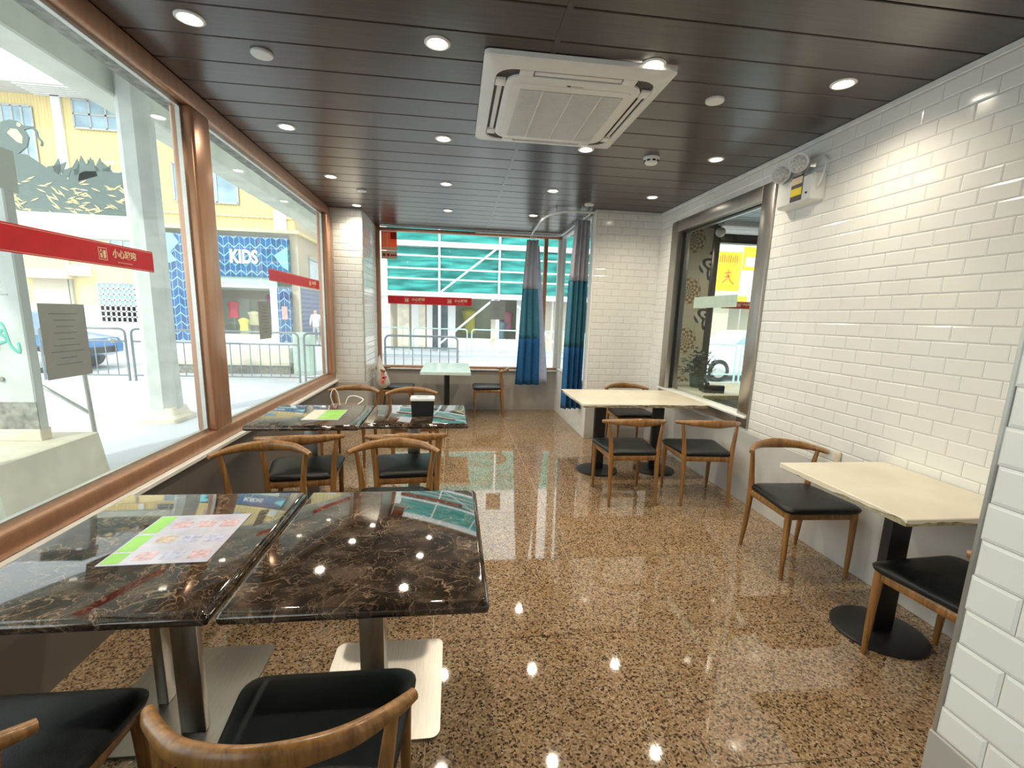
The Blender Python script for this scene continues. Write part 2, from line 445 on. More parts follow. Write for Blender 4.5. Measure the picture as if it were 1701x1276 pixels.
floor = struct('floor', 'polished speckled brown granite floor with thin cream joints', B().box(XL - .15, 6.1, -2.6, YB + .12, -.12, -.004), K['joint'])
FY = [2.70 + .7225 * i for i in range(-8, 8)]; FX = [.73 + .82 * i for i in range(-4, 8)]
fcache = {}
for x in FX:
    for y in FY:
        x0, x1 = max(x, XL - .02), min(x + .82, 6.0); y0, y1 = max(y, -2.5), min(y + .7225, YB + .02)
        if x0 > XT and y0 > YV_ - .1: continue
        if x1 - x0 < .02 or y1 - y0 < .02: continue
        key = (round(x1 - x0, 3), round(y1 - y0, 3))
        if key not in fcache:
            a, b = (key[0] - .0035) / 2, (key[1] - .0035) / 2
            fcache[key] = B().box(-a, a, -b, b, -.02, 0, .0008, 1).mesh('floor_tile', K['granite'], 30)
        new('floor_tile', fcache[key], floor, ((x0 + x1) / 2, (y0 + y1) / 2, 0))

ceiling = struct('ceiling', 'dark brown glossy strip ceiling with recessed grooves', B().box(XL - .2, 6.1, -2.6, YB + .15, ZC + .015, ZC + .35), K['gap'])
PW = .2465
pcache = {}
y = 2.665 - PW * 21
while y < YB:
    y0, y1 = max(y, -2.5), min(y + PW, YB)
    if y1 - y0 > .01:
        for x0, x1 in ((XL - .05, .455), (.475, 6.0)):
            key = (round(x1 - x0, 3), round(y1 - y0, 3))
            if key not in pcache:
                a, b = key[0] / 2, key[1] / 2 - .004
                pcache[key] = B().box(-a, a, -b, b, 0, .02, .003, 1).mesh('ceiling_plank', K['ceil'], 30)
            new('ceiling_plank', pcache[key], ceiling, ((x0 + x1) / 2, (y0 + y1) / 2, ZC))
    y += PW
B().box(.452, .478, -2.5, YB, ZC - .003, ZC + .01).obj('joint_strip', K['ceil'], ceiling, 0)

tcache = {}


def tile_mesh(wd, ht):
    key = (round(wd, 3), round(ht, 3))
    if key not in tcache:
        a, h = key[0] / 2 - .0009, key[1] / 2 - .0009
        i = min(.007, a * .45)
        b = B().rings([[(-A, -yy, -H), (A, -yy, -H), (A, -yy, H), (-A, -yy, H)] for A, H, yy in ((a, h, 0), (a, h, .0035), (a - i, h - i, .006))], False, True)
        tcache[key] = b.mesh('wall_tile', K['tile'], 0)
    return tcache[key]


def tiles(wall, o, u, n, u1, z0, z1, tw=.18, th=.0805, holes=(), shift=0.):
    """o: corner on the wall at z=0, u: unit direction along it, n: outward normal; tiles from 0 to u1"""
    o, u, n = Vector(o), Vector(u), Vector(n)
    ang = math.atan2(-n.x, n.y) + math.pi
    cells = []
    z, k = z1, 0
    while z > z0 + .005:
        za = max(z - th, z0)
        x = -tw * (.5 if k % 2 else 0) - shift
        while x < u1:
            spans = [(max(x, 0), min(x + tw, u1))]
            for h0, h1, hz0, hz1 in holes:
                if za < hz1 - .002 and z > hz0 + .002:
                    spans = [q for a, b in spans for q in ((a, min(b, h0)), (max(a, h1), b))]
            for a, b in spans:
                if b - a > .012: cells.append((a, b, za, z))
            x += tw
        z -= th; k += 1
    sized = []
    for a, b, za, zb in cells:
        c = o + u * (a + b) / 2 + Vector((0, 0, (za + zb) / 2))
        d = c - EYE
        area = (b - a) * (zb - za) * abs(d.dot(n)) / d.length ** 3 if seen(c) else 0
        sized.append((area, a, b, za, zb, c))
    sized.sort(key=lambda q: -q[0])
    rest = bmesh.new()
    for i, (area, a, b, za, zb, c) in enumerate(sized):
        me = tile_mesh(b - a, zb - za)
        if i < 300 and area > 0: new('wall_tile', me, wall, c, (0, 0, ang))
        else:
            k0 = len(rest.verts); rest.from_mesh(me); rest.verts.ensure_lookup_table()
            bmesh.ops.transform(rest, matrix=Matrix.Translation(c) @ Matrix.Rotation(ang, 4, 'Z'), verts=rest.verts[k0:])
    if len(rest.verts):
        me = bpy.data.meshes.new('tile_field'); rest.to_mesh(me); me.materials.append(K['tile'])
        new('tile_field', me, wall, kind='stuff')
    rest.free()


# right wall, with the opening of the steel framed window
WY0, WY1, WZ0, WZ1 = 3.59, 5.34, .63, 2.59
b = B()
b.box(XR, XR + .12, YN, WY0, 0, ZC + .02).box(XR, XR + .12, WY1, YT, 0, ZC + .02).box(XR, XR + .12, WY0, WY1, WZ1, ZC + .02).box(XR, XR + .12, WY0, WY1, 0, WZ0)
wr = struct('wall_right', 'long right wall of white bevelled brick tiles', b, K['grout'])
tiles(wr, (XR, YN, 0), (0, 1, 0), (-1, 0, 0), YT - YN, .60, ZC - .035, holes=[(WY0 - YN, WY1 - YN, WZ0, WZ1)], shift=.05)
struct('baseboard_right', 'smooth pale grey dado below the right wall tiles', B().box(XR - .012, XR, YN, YT, 0, .6, .003, 1), K['plaster'])
struct('trim_1', 'white cornice strip along the top of the right wall', B().box(XR - .018, XR, YN, YT, ZC - .034, ZC, .004, 1), K['white'])
# tiled face at the far right
wf = struct('wall_far_right', 'tiled wall between the blue curtain and the steel framed window', B().box(XT, XR + .12, YT, YT + .12, 0, ZC + .02), K['grout'])
tiles(wf, (XT, YT, 0), (1, 0, 0), (0, -1, 0), XR - XT, .60, ZC - .02, shift=.03)
struct('baseboard_far_right', 'smooth beige dado below the far right tiles', B().box(XT, XR, YT - .012, YT, 0, .6, .003, 1), K['plaster2'])
struct('trim_2', 'slim pale corner strip on the far right tiled wall', B().box(XT - .012, XT + .006, YT - .012, YT + .006, 0, ZC, .003, 1), K['white'])
# tiled block near the camera on the right
wn = struct('wall_near_right', 'tiled wall block close to the camera at the right edge', B().box(XN, XR + .12, -2.5, YN, 0, ZC + .02), K['grout'])
tiles(wn, (XN, -.1, 0), (0, 1, 0), (-1, 0, 0), YN + .1, .60, ZC, shift=.10)
tiles(wn, (XN, YN, 0), (1, 0, 0), (0, 1, 0), XR - XN, .60, ZC)
struct('baseboard_near_right', 'smooth grey dado under the near tiled block', B().box(XN - .010, XR, -2.5, YN + .010, 0, .6, .003, 1), K['plaster2'])
struct('trim_3', 'thin metal edge strip on the near tiled corner', B().box(XN - .0065, XN + .003, YN - .003, YN + .0075, .60, ZC, .002, 1), K['alu'])
# left pier
wp = struct('wall_left_pier', 'white tiled pier between the left window and the far window', B().box(-1.62, XP, YP, YB + .12, 0, ZC + .02), K['grout'])
tiles(wp, (-1.53, YP, 0), (1, 0, 0), (0, -1, 0), XP + 1.53, .58, ZC - .01, th=.083, shift=.1)
tiles(wp, (XP, YP, 0), (0, 1, 0), (1, 0, 0), YB - YP, .58, ZC - .01, th=.083)
struct('baseboard_left_pier', 'plain grey dado below the pier tiles', B().box(-1.56, XP + .012, YP - .012, YB, 0, .58, .003, 1), K['plaster'])
struct('trim_4', 'dark corner strip down the tiled pier', B().box(XP - .004, XP + .012, YP - .012, YP + .004, .58, ZC, .003, 1), K['greyplastic'])
# left low wall and ledge, back low wall, bay side wall, wall behind the camera
struct('wall_left', 'dim grey low wall under the long left window', B().box(XL - .12, XL, -2.5, YP, -.1, .585), K['plaster3'])
struct('trim_5', 'white ledge strip under the left window frame', B().box(XL - .14, XL + .045, -2.5, YP - .002, .585, .612, .004, 1), K['white'])
struct('wall_back', 'grey beige low wall under the far window', B().box(XP, XT + .1, YB, YB + .12, -.1, .64), K['plaster2'])
struct('trim_6', 'pale sill board under the far window', B().box(XP + .002, XT, YB - .045, YB + .1, .64, .665, .004, 1), K['white'])
struct('wall_bay_side', 'white low side wall beside the blue curtain', B().box(XT, XT + .1, YT + .12, YB, 0, .66), K['white'])
struct('wall_behind', 'plain white wall behind the camera', B().box(XL - .12, XR + .1, -2.62, -2.5, -.1, ZC + .02), K['white'])

# ------------------------------------------------------------------ windows
GX = -1.60


def window(name, label): return new(name, None, label=label, kind='structure')


w1 = window('window_1', 'long copper framed shop window along the left side')
FR = (-1.64, -1.545)
B().box(*FR, -2.4, 6.40, .612, .705, .012).obj('bottom_rail', K['bronze'], w1)
B().box(*FR, -2.4, 6.40, 2.655, 2.762, .012).obj('top_rail', K['bronze'], w1)
for a, c in ((3.215, 3.43), (6.19, 6.40), (-.1, .1)):
    B().box(FR[0] - .02, FR[1] + .012, a, c, .70, 2.66, .02, 3).obj('mullion', K['bronze'], w1)
for a, c in ((-2.3, -.1), (.1, 3.215), (3.43, 6.19)):
    B().box(GX - .004, GX + .004, a + .002, c - .002, .705, 2.655).obj('pane', K['glassveil'], w1, 0)
    b = B()
    for z in (.705, 2.635): b.box(GX - .012, GX + .012, a, c, z, z + .02)
    for yy in (a, c - .02): b.box(GX - .012, GX + .012, yy, yy + .02, .725, 2.635)
    b.obj('glazing_bead', K['alu'], w1, 0)

w2 = window('window_2', 'wide far window looking on the green scaffold')
B().box(XP, XP + .06, YB - .02, YB + .06, .665, ZC, .006).obj('jamb', K['bronze'], w2)
B().box(1.375, 1.435, YB - .02, YB + .06, .665, ZC - .06, .006).obj('mullion', K['bronze'], w2)
B().box(XP + .06, XT, YB - .02, YB + .06, ZC - .07, ZC - .02, .006).obj('head_rail', K['bronze'], w2)
B().box(XP + .06, XT, YB - .02, YB + .06, .665, .70, .006).obj('bottom_rail', K['bronze'], w2)
B().box(XT - .05, XT, YB - .02, YB + .06, .70, ZC - .07, .006).obj('jamb', K['whiteplastic'], w2)
for a, c in ((XP + .06, 1.375), (1.435, XT - .05)):
    B().box(a, c, YB + .016, YB + .024, .70, ZC - .07).obj('pane', K['glass'], w2, 0)

w5 = window('window_5', 'narrow side window of the bay behind the blue curtain')
for a in (YT + .13, 6.62, YB - .06):
    B().box(XT - .005, XT + .06, a, a + .045, .66, ZC - .03, .004).obj('jamb', K['whiteplastic'], w5)
for z in (.66, ZC - .06):
    B().box(XT - .005, XT + .06, YT + .175, YB - .06, z, z + .04, .004).obj('rail', K['whiteplastic'], w5)
B().box(XT + .02, XT + .028, YT + .175, 6.62, .70, ZC - .06).obj('pane', K['glass'], w5, 0)
B().box(XT + .02, XT + .028, 6.665, YB - .06, .70, ZC - .06).obj('pane', K['glass'], w5, 0)
B().tube([(XT - .012, 6.58, .72), (XT - .012, 6.58, 1.62)], .008).obj('bolt_rod', K['darksteel'], w5)

w3 = window('window_3', 'steel framed window in the right wall looking to the entrance')
x0, x1 = XR - .025, XR + .13
B().box(x0, x1, WY0, WY0 + .15, WZ0, WZ1, .006).obj('jamb', K['steel'], w3)
B().box(x0, x1, WY1 - .15, WY1, WZ0, WZ1, .006).obj('jamb', K['steel'], w3)
B().box(x0, x1, WY0 + .15, WY1 - .15, WZ1 - .12, WZ1, .006).obj('head_rail', K['steel'], w3)
B().box(x0, x1, WY0 + .15, WY1 - .15, WZ0, WZ0 + .085, .006).obj('bottom_rail', K['steel'], w3)
B().box(XR - .05, XR + .1, WY0 + .01, WY1, WZ0 + .085, WZ0 + .105, .004).obj('sill_board', K['white'], w3)
B().box(XR + .046, XR + .054, WY0 + .15, WY1 - .15, WZ0 + .105, WZ1 - .12).obj('pane', K['glass'], w3, 0)
b = B()
for yy in (WY0 + .15, WY1 - .162): b.box(XR + .03, XR + .07, yy, yy + .012, WZ0 + .105, WZ1 - .12)
b.box(XR + .03, XR + .07, WY0 + .15, WY1 - .15, WZ1 - .132, WZ1 - .12)
b.obj('gasket', K['rubber'], w3, 0)

# entrance bay behind that window
YV = 6.36
wv_ = struct('wall_entrance', 'patterned ochre and black tile wall in the entrance bay', B().box(XR + .12, 3.50, YV, YV + .2, 0, ZC + .02), K['grout'])
for i in range(4):
    for j in range(9):
        a, c = 2.42 + .31 * i, 2.42 + .31 * (i + 1); a = max(a, XR + .125); c = min(c, 3.50)
        if c - a < .02: continue
        z0, z1 = .03 + .31 * j, .03 + .31 * (j + 1)
        B().box(a + .001, c - .001, YV - .008, YV, z0 + .001, min(z1, ZC) - .001, .001, 1).obj('pattern_tile', K['azul'], wv_, 0)
struct('wall_entrance_side', 'plain end wall of the entrance bay', B().box(6.0, 6.1, YN, YV + .06, 0, ZC + .02), K['white'])
struct('wall_entrance_back', 'plain wall closing the entrance bay behind the right wall', B().box(XR + .12, 6.0, YN - .1, YN, 0, ZC + .02), K['white'])
w4 = window('window_4', 'dark framed street window of the entrance bay')
B().box(3.50, 3.60, YV - .02, YV + .06, 0, ZC, .006).obj('jamb', K['darksteel'], w4)
B().box(5.92, 6.0, YV - .02, YV + .06, 0, ZC, .006).obj('jamb', K['darksteel'], w4)
B().box(3.60, 5.92, YV - .02, YV + .06, 2.58, 2.70, .006).obj('head_rail', K['darksteel'], w4)
B().box(3.60, 5.92, YV - .02, YV + .06, .0, .08, .006).obj('bottom_rail', K['darksteel'], w4)
B().box(3.60, 5.92, YV + .016, YV + .024, .08, 2.58).obj('pane', K['glass'], w4, 0)

# ------------------------------------------------------------------ chairs
def catmull(P, n=6):
    P = [Vector(p) for p in P]; out = []
    for i in range(len(P) - 1):
        a, b, c, d = P[max(i - 1, 0)], P[i], P[i + 1], P[min(i + 2, len(P) - 1)]
        for k in range(n):
            t_ = k / n
            out.append(.5 * (2 * b + (c - a) * t_ + (2 * a - 5 * b + 4 * c - d) * t_ ** 2 + (3 * b - a - 3 * c + d) * t_ ** 3))
    return out + [P[-1]]


def lerps(v, n=6):
    out = []
    for a, b in zip(v, v[1:]):
        for k in range(n):
            q = k / n; q = q * q * (3 - 2 * q)
            out.append(tuple(x + (y - x) * q for x, y in zip(a, b)) if isinstance(a, tuple) else a + (b - a) * q)
    return out + [v[-1]]


def cushion(front, back, y0, y1, z, th):
    """rounded trapezoid pad"""
    def outline(inset, n=6, r=.07):
        c = [(front / 2 - inset, y1 - inset), (-front / 2 + inset, y1 - inset), (-back / 2 + inset, y0 + inset), (back / 2 - inset, y0 + inset)]
        out = []
        for i, p in enumerate(c):
            p = Vector(p); a = (Vector(c[i - 1]) - p).normalized(); b = (Vector(c[(i + 1) % 4]) - p).normalized()
            rr = max(.02, (r if i < 2 else .05) - inset * .5)
            p0, p1 = p + a * rr, p + b * rr
            for k in range(n + 1):
                t_ = k / n; out.append((1 - t_) ** 2 * p0 + 2 * t_ * (1 - t_) * p + t_ ** 2 * p1)
        return out
    lv = [(.012, 0), (.0, .010), (-.004, .024), (.004, th * .72), (.018, th * .92), (.045, th), (.10, th + .006), (.16, th + .008)]
    bow = lambda q: -.006 * math.cos(q.x / front * math.pi) * 0
    return B().rings([[(q.x, q.y, z + h) for q in outline(i)] for i, h in lv])


def make_chair():
    t_ = thing('dining_chair', '', 'chair')
    cushion(.49, .40, -.205, .245, .418, .045).obj('seat', K['leather'], t_, 60)
    for s in (-1, 1):
        f = catmull([(s * .207, .215, 0), (s * .208, .213, .2), (s * .207, .208, .40), (s * .205, .206, .425)], 4)
        B().tube(f, lerps([.0115, .0165, .0205, .019], 4), 12).obj('leg', K['oak'], t_)
        f = catmull([(s * .200, -.225, 0), (s * .196, -.205, .2), (s * .196, -.192, .40), (s * .208, -.188, .55), (s * .226, -.178, .688)], 5)
        B().tube(f, lerps([.0115, .017, .0205, .0165, .0125], 5), 12).obj('leg', K['oak'], t_)
        B().tube([(s * .207, .208, .397), (s * .196, -.192, .397)], [(.010, .022)] * 2, 10, up=(0, 0, 1)).obj('seat_rail', K['oak'], t_)
    B().tube([(-.207, .208, .397), (.207, .208, .397)], [(.010, .022)] * 2, 10, up=(0, 0, 1)).obj('seat_rail', K['oak'], t_)
    B().tube([(-.196, -.192, .397), (.196, -.192, .397)], [(.010, .022)] * 2, 10, up=(0, 0, 1)).obj('seat_rail', K['oak'], t_)
    ctrl = [(-.264, -.132, .690), (-.228, -.178, .698), (-.14, -.250, .708), (0, -.285, .711), (.14, -.250, .708), (.228, -.178, .698), (.264, -.132, .690)]
    rr = [(.013, .014), (.0165, .017), (.018, .026), (.0165, .034), (.018, .026), (.0165, .017), (.013, .014)]
    P = catmull(ctrl, 6); Q = lerps(rr, 6)
    P = [P[0] + (P[0] - P[1]) * .06] + P + [P[-1] + (P[-1] - P[-2]) * .06]; Q = [(.008, .009)] + Q + [(.008, .009)]
    B().tube(P, Q, 14, up=(0, 0, 1)).obj('backrest', K['oak'], t_, 50)
    return t_


CH = make_chair()
chairs = [
    (1.465, 3.735, 0, 'oak chair at the far cream table, seen from behind, nearer the aisle', 'chairs at the far cream table'),
    (2.09, 3.69, -5, 'oak chair at the far cream table, seen from behind, nearer the right wall', 'chairs at the far cream table'),
    (2.06, 5.24, 180, 'oak chair behind the far cream table, against the tiled wall', 'chairs at the far cream table'),
    (2.165, 2.575, 178, 'oak chair standing free by the right wall, its black seat facing the near cream table', 'chairs at the near cream table'),
    (2.14, 1.545, 4, 'oak chair half hidden by the near tiled block, pushed under the near cream table', 'chairs at the near cream table'),
    (-1.0, 3.22, 8, 'oak chair tucked under the middle marble table nearest the left window', 'chairs at the marble tables'),
    (-.325, 3.26, 6, 'oak chair tucked under the middle marble table with the napkin box', 'chairs at the marble tables'),
    (-1.06, 2.545, 184, 'oak chair facing the camera by the left window, behind the near marble tables', 'chairs at the marble tables'),
    (-.345, 2.60, 180, 'oak chair facing the camera behind the near marble table beside the aisle', 'chairs at the marble tables'),
    (-1.04, 4.81, 172, 'oak chair on the far side of the middle marble table, with a paper bag', 'chairs at the marble tables'),
    (-.40, 4.70, 190, 'oak chair on the far side of the middle marble table, behind the napkin box', 'chairs at the marble tables'),
    (-.345, 1.035, 0, 'large oak chair in the foreground whose curved backrest fills the bottom edge', 'chairs at the marble tables'),
    (-1.065, 1.02, 0, 'oak chair cut off at the bottom left corner', 'chairs at the marble tables'),
    (.53, 7.10, 88, 'oak chair right of the pale mint table by the far window', 'chairs at the mint table'),
    (-.83, 7.0, -90, 'oak chair left of the pale mint table with a carrier bag on its back', 'chairs at the mint table'),
]
for i, (x, y, a, lab, grp) in enumerate(chairs):
    o = CH if i == 0 else copy_tree(CH)
    o.location = (x, y, 0); o.rotation_euler = (0, 0, R(a)); o['label'] = lab; o['group'] = grp


# ------------------------------------------------------------------ tables
def slab(x0, x1, y0, y1, z1, th, r=.012):
    prof = [(.012, 0), (.003, .004), (0, .012), (0, th - .016), (.004, th - .010), (.006, th - .009), (.010, th - .002), (.016, th)]
    return B().rings([[(u, v, z1 - th + h) for u, v in rrect(x0 + i, x1 - i, y0 + i, y1 - i, max(r - i * .5, .004), 3)] for i, h in prof])


def marble_table(label, x0, x1, y0, y1, rz, bx, by, cols):
    cx, cy = (x0 + x1) / 2, (y0 + y1) / 2
    t_ = thing('marble_table', label, 'table', (cx, cy, 0), rz, 'dark marble tables')
    a, b_ = (x1 - x0) / 2, (y1 - y0) / 2
    slab(-a, a, -b_, b_, .75, .038).obj('tabletop', K['marble'], t_, 35)
    B().prism(rrect(bx - .235, bx + .235, by - .265, by + .265, .035), 'z', 0, .010).obj('base_plate', K['steel'], t_)
    for c0, c1, d0, d1 in cols:
        B().box(c0, c1, d0, d1, .010, .705, .004).obj('column', K['steel'], t_)
    B().box(bx - .2, bx + .2, by - .2, by + .2, .700, .712, .003).obj('mount_plate', K['black'], t_)
    return t_


marble_table('near marble table top beside the aisle, with bare polished surface', -.590, .100, 1.134, 1.968, 0, -.03, .17, [(-.10, -.01, .08, .17)])
marble_table('near marble table against the left window, with the large menu sheet', -1.296, -.606, 1.134, 1.968, 0, -.07, .19, [(.0, .085, .0, .035), (-.155, -.115, .14, .20)])
marble_table('middle marble table beside the aisle, carrying the napkin box', -.632, .100, 3.225, 3.935, R(1), -.03, .0, [(-.08, .01, -.03, .05)])
marble_table('middle marble table against the left window, carrying the green menu', -1.370, -.640, 3.165, 3.900, R(1), -.03, .0, [(-.08, .01, -.03, .05)])


def stone_top(x0, x1, y0, y1, z1, th, seed):
    """slab with a rough chipped edge all round: smooth upper face, broken lower lip"""
    q = random.Random(seed); pts = []
    def side(a, b):
        n = 26
        for k in range(n):
            f = k / n; pts.append((a[0] + (b[0] - a[0]) * f, a[1] + (b[1] - a[1]) * f))
    side((x0, y0), (x1, y0)); side((x1, y0), (x1, y1)); side((x1, y1), (x0, y1)); side((x0, y1), (x0, y0))
    cx, cy = (x0 + x1) / 2, (y0 + y1) / 2
    n = len(pts); j1 = [q.uniform(.006, .012) for _ in range(n)]; hz = []
    h = .5
    for k in range(n): h = min(.85, max(.2, h + q.uniform(-.17, .17))); hz.append(h)
    def ring(off, z): return [(x - off[k] * (1 if x > cx else -1) * (abs(x - cx) > .98 * abs(x1 - cx)), y - off[k] * (1 if y > cy else -1) * (abs(y - cy) > .98 * abs(y1 - cy)), z[k] if isinstance(z, list) else z) for k, (x, y) in enumerate(pts)]
    zero = [0.] * n
    top = B().rings([ring([.004] * n, [z1 - th * hz[k] for k in range(n)]), ring(zero, [z1 - th * hz[k] + .002 for k in range(n)]), ring(zero, z1 - .003), ring([.004] * n, z1)], False, True)
    lip = B().rings([ring([.010] * n, z1 - th), ring(j1, z1 - th * .8), ring(j1, [z1 - th * hz[k] + .001 for k in range(n)])], True, False)
    return top, lip


def cream_table(label, x0, x1, y0, y1, bx, by, seed):
    cx, cy = (x0 + x1) / 2, (y0 + y1) / 2
    t_ = thing('stone_table', label, 'table', (cx, cy, 0), 0, 'cream stone tables')
    top, lip = stone_top(x0 - cx, x1 - cx, y0 - cy, y1 - cy, .75, .034, seed)
    tp = top.obj('tabletop', K['cream'], t_, 30); lip.obj('rough_edge', K['chip'], tp, 30)
    bx, by = bx - cx, by - cy
    B().lathe([(.20, 0), (.205, .004), (.205, .010), (.19, .016), (.06, .020)], bx, by, 40).obj('base', K['black'], t_)
    B().box(bx - .055, bx + .055, by - .025, by + .025, .016, .71, .005).obj('column', K['black'], t_)
    B().box(bx - .18, bx + .18, by - .18, by + .18, .704, .716, .003).obj('mount_plate', K['black'], t_)


cream_table('far cream stone table, left half of the joined pair', 1.15, 1.748, 4.03, 4.90, 1.44, 4.42, 3)
cream_table('far cream stone table, right half of the joined pair below the steel framed window', 1.750, 2.35, 4.03, 4.90, 2.04, 4.42, 4)
cream_table('near cream stone table against the right wall', 1.80, 2.445, 1.56, 2.31, 2.125, 1.88, 5)
t_ = thing('cafe_table', 'pale mint topped cafe table in front of the far window', 'table', (-.105, 6.70, 0))
B().prism(rrect(-.325, .325, -.62, .60, .015), 'z', .732, .768).obj('tabletop', K['mint'], t_)
B().box(-.03, .045, -.03, .03, .02, .725, .005).obj('column', K['black'], t_)
B().lathe([(.21, 0), (.21, .012), (.06, .022)], 0, 0, 36).obj('base', K['black'], t_)

# ------------------------------------------------------------------ things on tables and chairs
t_ = thing('menu_sheet', 'large laminated menu with green stripe on the near marble table', 'menu', (-.885, 1.565, .7505), R(2))
B().box(-.15, .15, -.175, .175, 0, .0012).obj('sheet', K['menu'], t_, 0)
for y0, y1 in ((-.165, -.10), (-.09, .02), (.035, .165)):
    B().box(-.145, -.095, y0, y1, .0012, .0016).obj('green_block', K['menugreen'], t_, 0)
q = random.Random(4)
for i in range(9):
    x = -.07 + .075 * (i % 3); y = -.15 + .11 * (i // 3)
    B().box(x, x + .055, y, y + .05, .0012, .0016).obj('dish_picture', [K['menupink'], K['menublue'], K['menutan']][q.randrange(3)], t_, 0)
t_ = thing('menu_sheet', 'small green laminated menu on the middle marble table', 'menu', (-.93, 3.51, .7505), R(1))
B().box(-.125, .125, -.18, .18, 0, .002).obj('sheet', K['menu'], t_, 0)
B().box(-.02, .12, -.16, .17, .002, .0025).obj('green_block', K['menugreen'], t_, 0)
B().box(-.115, -.03, -.16, .17, .002, .0025).obj('pale_block', K['cream'], t_, 0)

t_ = thing('napkin_box', 'black napkin box with white top on the middle marble table', 'napkin box', (-.23, 3.53, .7505), R(2))
prof = [(-.085, -.055), (.085, -.055), (.085, .055), (-.085, .055)]
B().rings([[(u * .93, v * .9, 0) for u, v in prof], [(u, v, .115) for u, v in prof]]).obj('body', K['black'], t_, 30)
b = B(); b.rings([[(u * k, v * k, z) for u, v in rrect(-.088, .088, -.058, .058, .012, 3)] for k, z in ((1, .115), (1.02, .118), (1.02, .133), (.97, .138))]); b.obj('white_lid', K['whiteplastic'], t_)
B().box(-.045, .045, -.012, .012, .1382, .1386).obj('slot', K['rubber'], t_, 0)

t_ = thing('paper_bag', 'paper bag with white looped handles on the chair by the left window', 'bag', (-1.06, 4.72, .4725), R(8))
b = B(); b.rings([[(-.12, -.05, 0), (.12, -.05, 0), (.12, .05, 0), (-.12, .05, 0)], [(-.13, -.055, .13), (.13, -.055, .13), (.13, .055, .13), (-.13, .055, .13)]], True, False).obj('bag_body', K['paperbag'], t_, 30)
B().tube(catmull([(-.10, -.05, .12), (-.125, -.06, .22), (-.095, -.06, .29), (-.06, -.055, .24), (-.045, -.05, .12)], 5), .005, 8).obj('handle', K['white'], t_)
B().tube(catmull([(0, .05, .12), (.03, .05, .19), (.10, .04, .20), (.17, .0, .17), (.12, -.03, .13)], 5), .006, 8).obj('handle', K['white'], t_)

t_ = thing('carrier_bag', 'white carrier bag with red print hung on the far left chair', 'bag', (-1.02, 6.86, 0))
rings = []
for k, (z, wx, wy, ox) in enumerate([(.42, .02, .03, .02), (.445, .075, .085, .02), (.50, .10, .11, .01), (.58, .095, .115, 0), (.66, .075, .10, -.01), (.72, .05, .08, -.02), (.78, .03, .06, -.03), (.86, .018, .035, -.03), (.90, .008, .02, -.03)]):
    rings.append([(ox + wx * math.cos(a) * (1 + .08 * math.sin(5 * a + k)), wy * math.sin(a) * (1 + .08 * math.cos(4 * a + k * 1.3)), z) for a in [2 * math.pi * i / 20 for i in range(20)]])
B().rings(rings).obj('bag_body', K['plasticbag'], t_, 60)
for i, (yy, z, hh, rot) in enumerate(((-.105, .63, .05, .4), (-.11, .58, .03, -.6), (-.115, .54, .04, .2), (-.112, .60, .06, 1.2))):
    B().box(-.012, .012, -.004, .004, -hh / 2, hh / 2).obj('print_mark', K['redcloth'], t_, 0, (.03 + .02 * (i % 2), yy + .004, z), (0, rot, 0))
B().box(.0, .05, -.112, -.106, .52, .68, .002).obj('print_panel', K['redlight'], t_, 0)

# ------------------------------------------------------------------ ceiling fixtures
def downlight(x, y, label):
    t_ = thing('downlight', label, 'ceiling light', (x, y, ZC), 0, 'recessed ceiling downlights')
    B().lathe([(.062, .002), (.062, -.004), (.052, -.008), (.043, -.005), (.043, .002)], 0, 0, 28, False, False).obj('trim_ring', K['white'], t_)
    B().lathe([(.043, -.002), (.03, -.0055), (.012, -.007)], 0, 0, 20, False, True).obj('lens', K['lamp'], t_)
    l = bpy.data.lights.new('lamp', 'SPOT'); l.energy = LAMP; l.color = (1, .88, .68); l.shadow_soft_size = .04; l.spot_size = R(150); l.spot_blend = 1.0
    o = bpy.data.objects.new('lamp', l); COL.objects.link(o); o.parent = t_; o.location = (0, 0, -.03)


rowname = {2.53: 'nearest row of ceiling lights', 3.77: 'second row of ceiling lights', 4.99: 'third row of ceiling lights', 6.2: 'farthest row of ceiling lights'}
colname = {-1.18: 'along the left window', -.09: 'left of the air conditioner', .98: 'in line with the air conditioner', 2.03: 'along the right tiled wall'}
for y in (2.53, 3.77, 4.99, 6.2):
    for x in (-1.18, -.09, .98, 2.03):
        if y > 6 and x > 2: continue
        downlight(x, y, 'glowing downlight %s, %s' % (colname[x], rowname[y]))
for x, lab in ((-1.18, 'downlight above the near table by the left window, outside the top of the picture'), (-.09, 'downlight above the near table beside the aisle, outside the top of the picture'), (.98, 'downlight above the aisle close to the camera, outside the top of the picture')):
    downlight(x, 1.3, lab)

